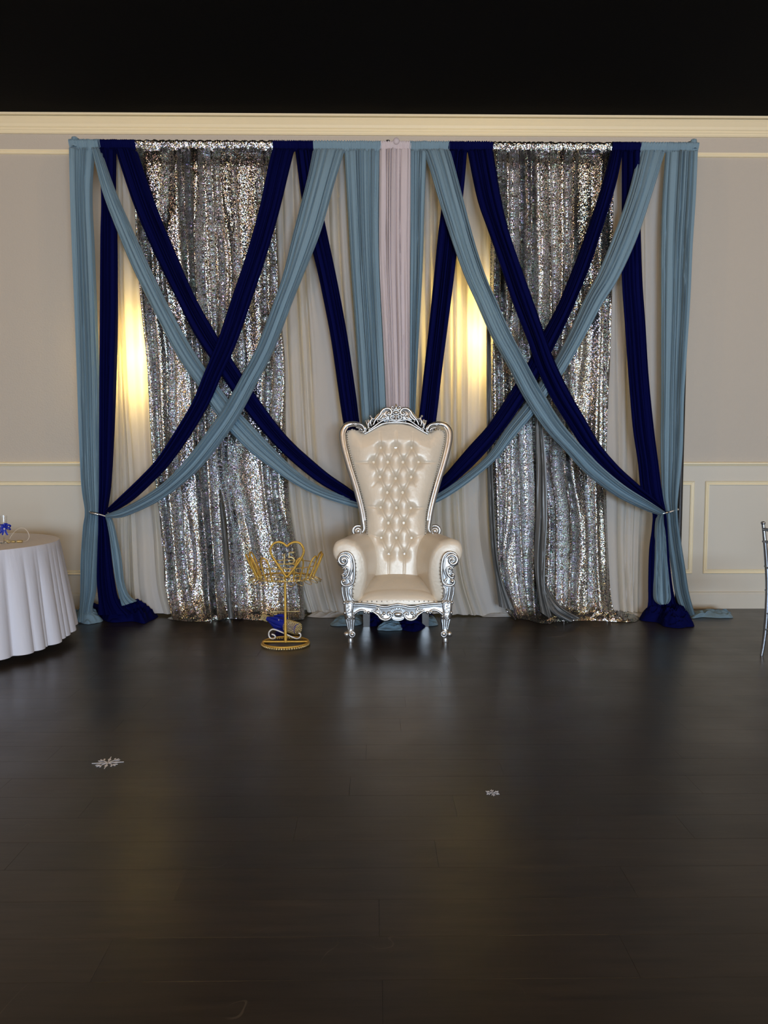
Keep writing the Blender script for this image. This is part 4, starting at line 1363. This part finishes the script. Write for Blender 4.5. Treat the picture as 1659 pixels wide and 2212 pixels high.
# upright loops of the crown, leaning outwards
zt_ = zs(1196)
fa = -math.pi / 2 + .03
nl = 13
for k in range(1, nl):
    if k in (5, 6, 7, 8):
        continue
    a = fa + 2 * math.pi * k / nl
    hw_ = .042
    side = Vector((-math.sin(a), math.cos(a), 0))
    out = Vector((math.cos(a), math.sin(a), 0))
    c0 = Vector((SX, SY, zr1)) + out * R1
    ct_ = Vector((SX, SY, zt_)) + out * (R1 + .075)
    pts = []
    for q in range(19):
        th = math.pi * q / 18
        f = math.sin(th) ** .55
        pts.append(c0.lerp(ct_, f) + side * (math.cos(th) * hw_ * (0.55 + .45 * f)))
    mm = MB(); mm.tube(pts, .0062, 7)
    mm.build('crown_loop', 'gold_glitter', stand)
# flat petal loops round the lower ring
for k in range(22):
    a = 2 * math.pi * (k + .5) / 22
    side = Vector((-math.sin(a), math.cos(a), 0)); out = Vector((math.cos(a), math.sin(a), 0))
    for lv, (rr_, tilt, ln) in enumerate(((.026, -.28, .060),)):
        cpt = Vector((SX, SY, zr1 - .002)) + out * (R1 + ln * .5)
        pts = []
        for q in range(16):
            th = 2 * math.pi * q / 16
            pts.append(cpt + side * (rr_ * math.sin(th)) + out * (ln * .55 * math.cos(th)) + Vector((0, 0, tilt * ln * math.cos(th) - .006)))
        mm = MB(); mm.tube(pts, .0028, 6, closed=True)
        mm.build('petal_loop', 'pale_gold', stand)
for k in range(18):
    a = 2 * math.pi * k / 18
    side = Vector((-math.sin(a), math.cos(a), 0)); out = Vector((math.cos(a), math.sin(a), 0))
    cpt = Vector((SX, SY, zr1 + .024)) + out * (R1 + .008)
    mm = MB(); mm.tube([cpt + side * (.026 * math.sin(2 * math.pi * q / 16)) + Vector((0, 0, .022 * math.cos(2 * math.pi * q / 16))) for q in range(16)], .0028, 6, closed=True)
    mm.build('coin_loop', 'pale_gold', stand)
# heart on the front, leaning out a little
hp = [(825, 800), (760, 715), (690, 620), (625, 520), (583, 430), (590, 360), (640, 300), (710, 283), (780, 305), (828, 345), (870, 310), (945, 283), (1020, 300), (1070, 370), (1078, 440), (1040, 530), (975, 625), (900, 720)]
Yh = lambda y: float(np.interp(y, [280, 800], [SY - R1 - .07, SY - R1 - .012]))
hq = cr(hp, 72, closed=True)
# keep the cleft and the tip sharp
mm = MB(); mm.tube([W(c2, x, y, Yh(y)) for x, y in hq], .0085, 8, closed=True)
heart = mm.build('heart', 'gold_glitter', stand)
mm = MB()
put(mm, [W(c2, x, y, Yh(y)) for x, y in ((765, 480), (792, 455), (792, 540), (790, 612))], .006, 7)
mm.build('numeral', 'pale_gold', heart)
mm = MB()
put(mm, path(c2, [(935, 440), (900, 440), (865, 442), (862, 480), (858, 515), (890, 505), (925, 525), (938, 560), (920, 595), (885, 605), (852, 590)], lambda y: Yh(y) - .004, 36), .006, 7)
mm.build('numeral', 'pale_gold', heart)
mm = MB(); mm.tube([W(c2, 690, 612, Yh(612)), W(c2, 965, 612, Yh(612))], .0035, 6)
mm.build('heart_bar', 'gold_glitter', heart)
# white scroll at the back of the base
ys_ = SY + RB * .6
sc_pts = [(600, 1660), (640, 1672), (655, 1700), (630, 1728), (590, 1722), (562, 1690), (560, 1630), (600, 1590), (650, 1590), (740, 1625), (850, 1675), (940, 1715), (990, 1722), (1030, 1695), (1030, 1655), (1000, 1640)]
mm = MB(); put(mm, path(c2, sc_pts, ys_, 70), .0058, 8)
mm.build('scroll_wire', 'white_wire', stand)

# ================================================================== DECORATED BOTTLE
pa, pb = Vector(W(c2, 925, 1590, 5.93)), Vector(W(c2, 478, 1405, 6.14))
pa.z = .052
ax = (pb - pa).normalized()
LB = (pb - pa).length + .06
pa0 = pa - ax * .05
u1 = ax.orthogonal().normalized(); u2 = ax.cross(u1)


def bottle_part(prof, seg=20, pat=0.0):
    mb = MB(); rings = []
    for r, t in prof:
        rings.append([tuple(pa0 + ax * (t * LB) + (u1 * math.cos(2 * math.pi * k / seg) + u2 * math.sin(2 * math.pi * k / seg)) * r) for k in range(seg)])
    mb.loft(rings, caps=True)
    return mb


bottle = bottle_part([(.040, 0), (.045, .02), (.045, .5), (.040, .62), (.028, .74), (.020, .82), (.019, .98), (.015, 1.0)]).build('decorated_bottle', 'royal_ribbon',
         label='bottle wrapped in royal blue ribbon with gold beaded ends, lying behind the gold stand', cat='bottle')
for t0, t1, r0_, r1_, nb, nm_ in ((.0, .30, .047, .048, 22, 'gold_bead_sleeve'), (.84, 1.0, .022, .022, 12, 'gold_bead_sleeve')):
    mm = MB()
    nrow = max(3, int((t1 - t0) * LB / .0115))
    for a in range(nrow):
        for b in range(nb):
            th = 2 * math.pi * (b + .5 * (a % 2)) / nb
            c_ = pa0 + ax * ((t0 + (t1 - t0) * (a + .5) / nrow) * LB) + (u1 * math.cos(th) + u2 * math.sin(th)) * r0_
            mm.sphere(c_, .0058, nu=6, nv=4)
    if t0 == 0:
        for rr_ in (.0, .012, .024, .036):
            for b in range(max(1, int(rr_ * 500))):
                th = 2 * math.pi * b / max(1, int(rr_ * 500))
                mm.sphere(pa0 - ax * .002 + (u1 * math.cos(th) + u2 * math.sin(th)) * rr_, .0065, nu=6, nv=4)
    mm.build(nm_, 'pale_gold', bottle, kind='stuff')
mm = MB()
for k in range(6):
    th = k * 1.05 + .4
    nrm = (u1 * math.cos(th) + u2 * math.sin(th))
    q0 = pa0 + ax * (.34 * LB) + nrm * .05
    q1 = pa0 + ax * (.5 * LB) + nrm * .062
    q2 = pa0 + ax * (.72 * LB) + nrm * .036
    mm.tube([q0, q1, q2], [.006, .014, .005], 8, flat=.45)
mm.build('ribbon_folds', 'royal_ribbon', bottle)
gp = W(c2, 712, 1445, (pa.y + pb.y) / 2 - .062)
mm = MB(); mm.sphere(gp, .009, 1, .7, 1, 8, 5)
mm.build('gem', 'gem_white', bottle, smooth=False)
# thin gold rod resting on the sequin hem
q0, q1 = W(c2, 585, 1328, 6.12), W(c2, 1015, 1315, 6.12)
mm = MB(); mm.tube([q0, q0.lerp(q1, .08), q1], [.007, .0045, .0045], 8)
mm.build('gold_rod', 'pale_gold', label='thin gold rod lying across the sequin hem behind the stand pole', cat='rod')

# ================================================================== TABLE WITH CLOTH
TZ = .762
TR = .76
TYc = 5.55
TXc = P(110, 1170, TYc).x - TR
table = empty('round_table', (TXc, TYc, 0), 'round banquet table under the white cloth', 'table')
mm = MB(); mm.lathe([(.0, TZ - .03), (TR - .01, TZ - .03), (TR - .004, TZ - .015), (TR - .01, TZ - .004), (.0, TZ - .004)], (TXc, TYc, 0), 48, caps=False)
mm.build('table_top', 'table_ply', table)
for a in (-.6, .6, math.pi - .6, math.pi + .6):
    lx_, ly_ = TXc + .52 * math.cos(a - .35), TYc + .52 * math.sin(a - .35)
    mm = MB(); mm.tube([(lx_, ly_, .012), (lx_ * .98 + TXc * .02, ly_, TZ - .03)], .014, 10)
    lg = mm.build('leg', 'black_metal', table)
    mm = MB(); mm.lathe([(.014, .0005), (.02, .002), (.02, .02), (.014, .026)], (lx_, ly_, 0), 12)
    mm.build('foot', 'rubber_black', lg)
na, nz = 720, 44
G = np.zeros((nz + 12, na + 1, 3))
for j in range(na + 1):
    a = 2 * math.pi * j / na
    ph = 26 * a / 2
    w1 = abs(math.sin(15 * a + 1.2 * math.sin(3 * a + 1) + .4)) ** .5
    w2 = abs(math.sin(8.5 * a + 1.1 * math.sin(2 * a))) ** .6
    fold = 1.1 * w1 + .9 * w2 - 1.2
    hem = .075 + .035 * math.sin(a) + .006 * math.sin(5 * a)
    for i in range(12):
        r = TR * (i / 11) * .995
        G[i, j] = (TXc + r * math.cos(a), TYc + r * math.sin(a), TZ)
    for i in range(nz):
        s_ = i / (nz - 1)
        e = min(1, s_ / .03)
        z = (TZ - .012) + (hem - TZ + .012) * s_ if s_ > 0.03 else TZ - .012 * e - .0 * s_
        if s_ <= .03: z = TZ - .02 * e
        r = TR + .004 * e + .085 * s_ ** 1.0 + .036 * s_ ** .75 * fold
        G[12 + i, j] = (TXc + r * math.cos(a), TYc + r * math.sin(a), z)
mm = MB(); mm.grid(G)
mm.build('tablecloth', 'table_linen', label='long white tablecloth falling in soft folds over the round table', cat='tablecloth')
# ---- glass flute with blue bow
fb = F(9, 1174, TZ + .001)
prof = [(.0, .0), (.032, .001), (.033, .003), (.012, .007), (.0045, .014), (.004, .06), (.006, .075), (.014, .09), (.019, .12), (.022, .16), (.0245, .2), (.0235, .2), (.021, .16), (.018, .12), (.012, .093), (.0, .085)]
mm = MB(); mm.lathe(prof, tuple(fb), 24, caps=False)
flute = mm.build('champagne_flute', 'clear_glass', origin=tuple(fb), label='clear glass flute wearing a royal blue bow, on the white tablecloth', cat='glass')
bc = Vector((P(11.5, 1142, fb.y - .03).x, fb.y - .03, P(11, 1142, fb.y - .03).z))
mm = MB()
for ang, ln in ((35, .044), (75, .036), (145, .044), (110, .03), (0, .036), (180, .036)):
    a = math.radians(ang)
    dr = Vector((math.cos(a), -.25, math.sin(a)))
    sd = Vector((-math.sin(a), 0, math.cos(a)))
    pts = [bc + dr * (ln * math.sin(math.pi * q / 10) ** .8) + sd * (.011 * math.cos(math.pi * q / 10) * math.sin(math.pi * q / 10) * 1.6) + Vector((0, -.012 * math.sin(2 * math.pi * q / 10), 0)) for q in range(11)]
    mm.tube(pts, .0065, 6, flat=.35)
for ang in (-115, -70, -140):
    a = math.radians(ang)
    mm.tube([bc, bc + Vector((math.cos(a) * .022, -.01, math.sin(a) * .022)), bc + Vector((math.cos(a) * .048, -.004, math.sin(a) * .048))], [.004, .007, .006], 6, flat=.3)
bow = mm.build('bow', 'royal_ribbon', flute)
mm = MB(); mm.sphere(bc + Vector((0, -.014, 0)), .0075, 1, .7, 1, 8, 5)
mm.build('gem', 'gem_white', bow, smooth=False)
# ---- cord with small cylinders
yc_ = F(40, 1172, TZ).y
cord_pts = [(-10, 1172), (5, 1170), (18, 1168), (24, 1158), (33, 1147), (43, 1141), (53, 1142), (60, 1149), (63, 1158), (60, 1166), (53, 1170.5), (47, 1171)]
mm = MB()
cp = [P(x, y, yc_ + .002 * k) for k, (x, y) in enumerate(cord_pts)]
for q in cp: q.z = max(q.z, TZ + .004)
mm.tube([tuple(q) for q in cr([tuple(q) for q in cp], 60)], .0022, 7)
cord = mm.build('clear_cord', 'clear_cord', label='thin clear cord in an upright loop with small pale cylinders, on the white tablecloth', cat='cord')
for x0, x1, yy, r in ((37, 48, 1171, .010), (25, 33, 1168, .008)):
    q0, q1 = P(x0, yy, yc_ - .02), P(x1, yy + .6, yc_ - .02)
    q0.z = q1.z = TZ + r + .001
    mm = MB(); mm.tube([q0, q1], r, 12)
    mm.build('end_cylinder', 'pale_gold', cord)
for x0, yy in ((19.5, 1171), (12, 1172)):
    q = P(x0, yy, yc_ - .03); q.z = TZ + .0125
    mm = MB(); mm.tube([q + Vector((.009 * math.cos(t), 0, .009 * math.sin(t))) for t in np.linspace(0, 2 * math.pi, 14, endpoint=False)], .0035, 7, closed=True)
    mm.build('end_ring', 'pale_gold', cord)

# ================================================================== SILVER CHIAVARI CHAIR
fx = F(1645, 1417)
px_top = P(1648, 1131, fx.y)
chair = empty('chiavari_chair', (fx.x + .22, fx.y - .2, 0), 'silver slat-back banquet chair standing by the panelled wall', 'chair')
# chair faces +X; rear posts at two y positions
post_px = [(1645, 1416.5), (1649, 1395), (1653.5, 1360), (1656.5, 1320), (1658, 1280), (1657.5, 1240), (1655, 1200), (1652, 1165), (1648.5, 1131)]
pp = [P(x, y, fx.y) for x, y in post_px]
pp[0].z = .001
SW = .40
FY = fx.y - SW
for dy in (-SW, 0):
    mm = MB()
    q = cr([tuple(p + Vector((0, dy, 0))) for p in pp], 36)
    # resample by height is not needed: path is vertical enough
    zz = sorted(q.tolist(), key=lambda v: v[2])
    mm.tube(zz, taper(36, .011, .011, .0155), 12)
    pst = mm.build('rear_leg', 'chrome_silver', chair)
    mm = MB(); mm.sphere(Vector(zz[-1]) + Vector((0, 0, .004)), .016, 1, 1, .8, 12, 8)
    for h_ in ():
        k = min(range(36), key=lambda i: abs(zz[i][2] - h_))
        mm.tube([Vector(zz[k]) + Vector((0, 0, -.006)), Vector(zz[k]) + Vector((0, 0, .006))], .0185, 12)
    mm.build('finial', 'chrome_silver', pst)
    for h_ in (.80, .62, .47):
        k = min(range(36), key=lambda i: abs(zz[i][2] - h_))
        mm = MB(); mm.tube([Vector(zz[k]) + Vector((0, 0, -.006)), Vector(zz[k]) + Vector((0, 0, .006))], .0185, 12)
        mm.build('turned_ring', 'chrome_silver', pst)
seat_x0 = px_top.x + .045
zseat = .455
mm = MB(); mm.bbox(seat_x0, seat_x0 + .39, FY - .01, FY + SW + .01, zseat - .03, zseat, .008)
mm.build('seat', 'chrome_silver', chair, smooth=False)
mm = MB(); mm.bbox(seat_x0 + .02, seat_x0 + .38, FY + .01, FY + SW - .01, zseat, zseat + .045, .016)
mm.build('seat_cushion', 'chair_cushion', chair)
for dy in (0.01, SW - .01):
    mm = MB(); mm.tube([(seat_x0 + .375, FY + dy, .001), (seat_x0 + .37, FY + dy, .2), (seat_x0 + .365, FY + dy, zseat - .02)], [.011, .014, .015], 12)
    mm.build('front_leg', 'chrome_silver', chair)


def post_at(z):
    k = min(range(len(zz)), key=lambda i: abs(zz[i][2] - z))
    return zz[k][0]


for h_, r in ((.885, .012), (.80, .010), (.62, .010)):
    mm = MB(); mm.tube([(post_at(h_), FY, h_), (post_at(h_) + .0, FY + SW, h_)], r, 10)
    mm.build('back_rail', 'chrome_silver', chair)
for k in range(1, 7):
    yy = FY + SW * k / 7
    mm = MB(); mm.tube([(post_at(.62), yy, .62), (post_at(.71), yy, .71), (post_at(.80), yy, .80)], [.006, .008, .006], 8)
    mm.build('back_spindle', 'chrome_silver', chair)
for z_ in (.16, .27):
    for dy in (.0, SW):
        mm = MB(); mm.tube([(post_at(z_), FY + dy, z_), (seat_x0 + .372, FY + dy, z_)], .0075, 8)
        mm.build('stretcher', 'chrome_silver', chair)
    for x_ in (post_at(z_), seat_x0 + .372):
        mm = MB(); mm.tube([(x_, FY, z_ + .03), (x_, FY + SW, z_ + .03)], .0075, 8)
        mm.build('stretcher', 'chrome_silver', chair)

# ================================================================== SNOWFLAKES ON THE FLOOR


def snowflake(px, py, R, rot, arms, label, wide):
    c = F(px, py)
    mm = MB()
    th = .0022
    for k in range(arms):
        a = rot + 2 * math.pi * k / arms
        d = Vector((math.cos(a), math.sin(a), 0)); s_ = Vector((-d.y, d.x, 0))

        def flat(pts):
            n = len(pts)
            mm.add([tuple(c + d * x + s_ * y + Vector((0, 0, .0006))) for x, y in pts] + [tuple(c + d * x + s_ * y + Vector((0, 0, th))) for x, y in pts],
                   [tuple(range(n - 1, -1, -1)), tuple(range(n, 2 * n))] + [(i, (i + 1) % n, n + (i + 1) % n, n + i) for i in range(n)])
        w_ = R * .05
        if wide and k % 2 == 0:      # long spear arm
            flat([(0, -w_ * .7), (R * .34, -w_ * .7), (R * .52, -w_ * 2.2), (R * .74, -w_ * .6), (R * 1.05, -w_ * .4), (R * 1.05, w_ * .4), (R * .74, w_ * .6), (R * .52, w_ * 2.2), (R * .34, w_ * .7), (0, w_ * .7)])
        else:                        # branched arm
            e_ = .86 if wide else 1.0
            flat([(R * (.0 if wide else .16), -w_ * .8), (R * e_, -w_ * .8), (R * e_, w_ * .8), (R * (.0 if wide else .16), w_ * .8)])
            for sg in (1, -1):
                flat([(R * .46, 0), (R * .58, 0), (R * .80, sg * R * .24), (R * .68, sg * R * .26)])
                if not wide:
                    flat([(R * .16, 0), (R * .26, 0), (R * .20, sg * R * .13), (R * .10, sg * R * .13)])
    mm.build('snowflake_ornament', 'glitter_silver', origin=tuple(c), smooth=False, label=label, cat='ornament')


snowflake(233, 1648, .066, .12, 8, 'large silver glitter snowflake with long pointed arms lying on the dark floor', True)
snowflake(1064, 1713, .030, math.pi / 6, 6, 'tiny silver six-armed snowflake lying on the dark floor', False)
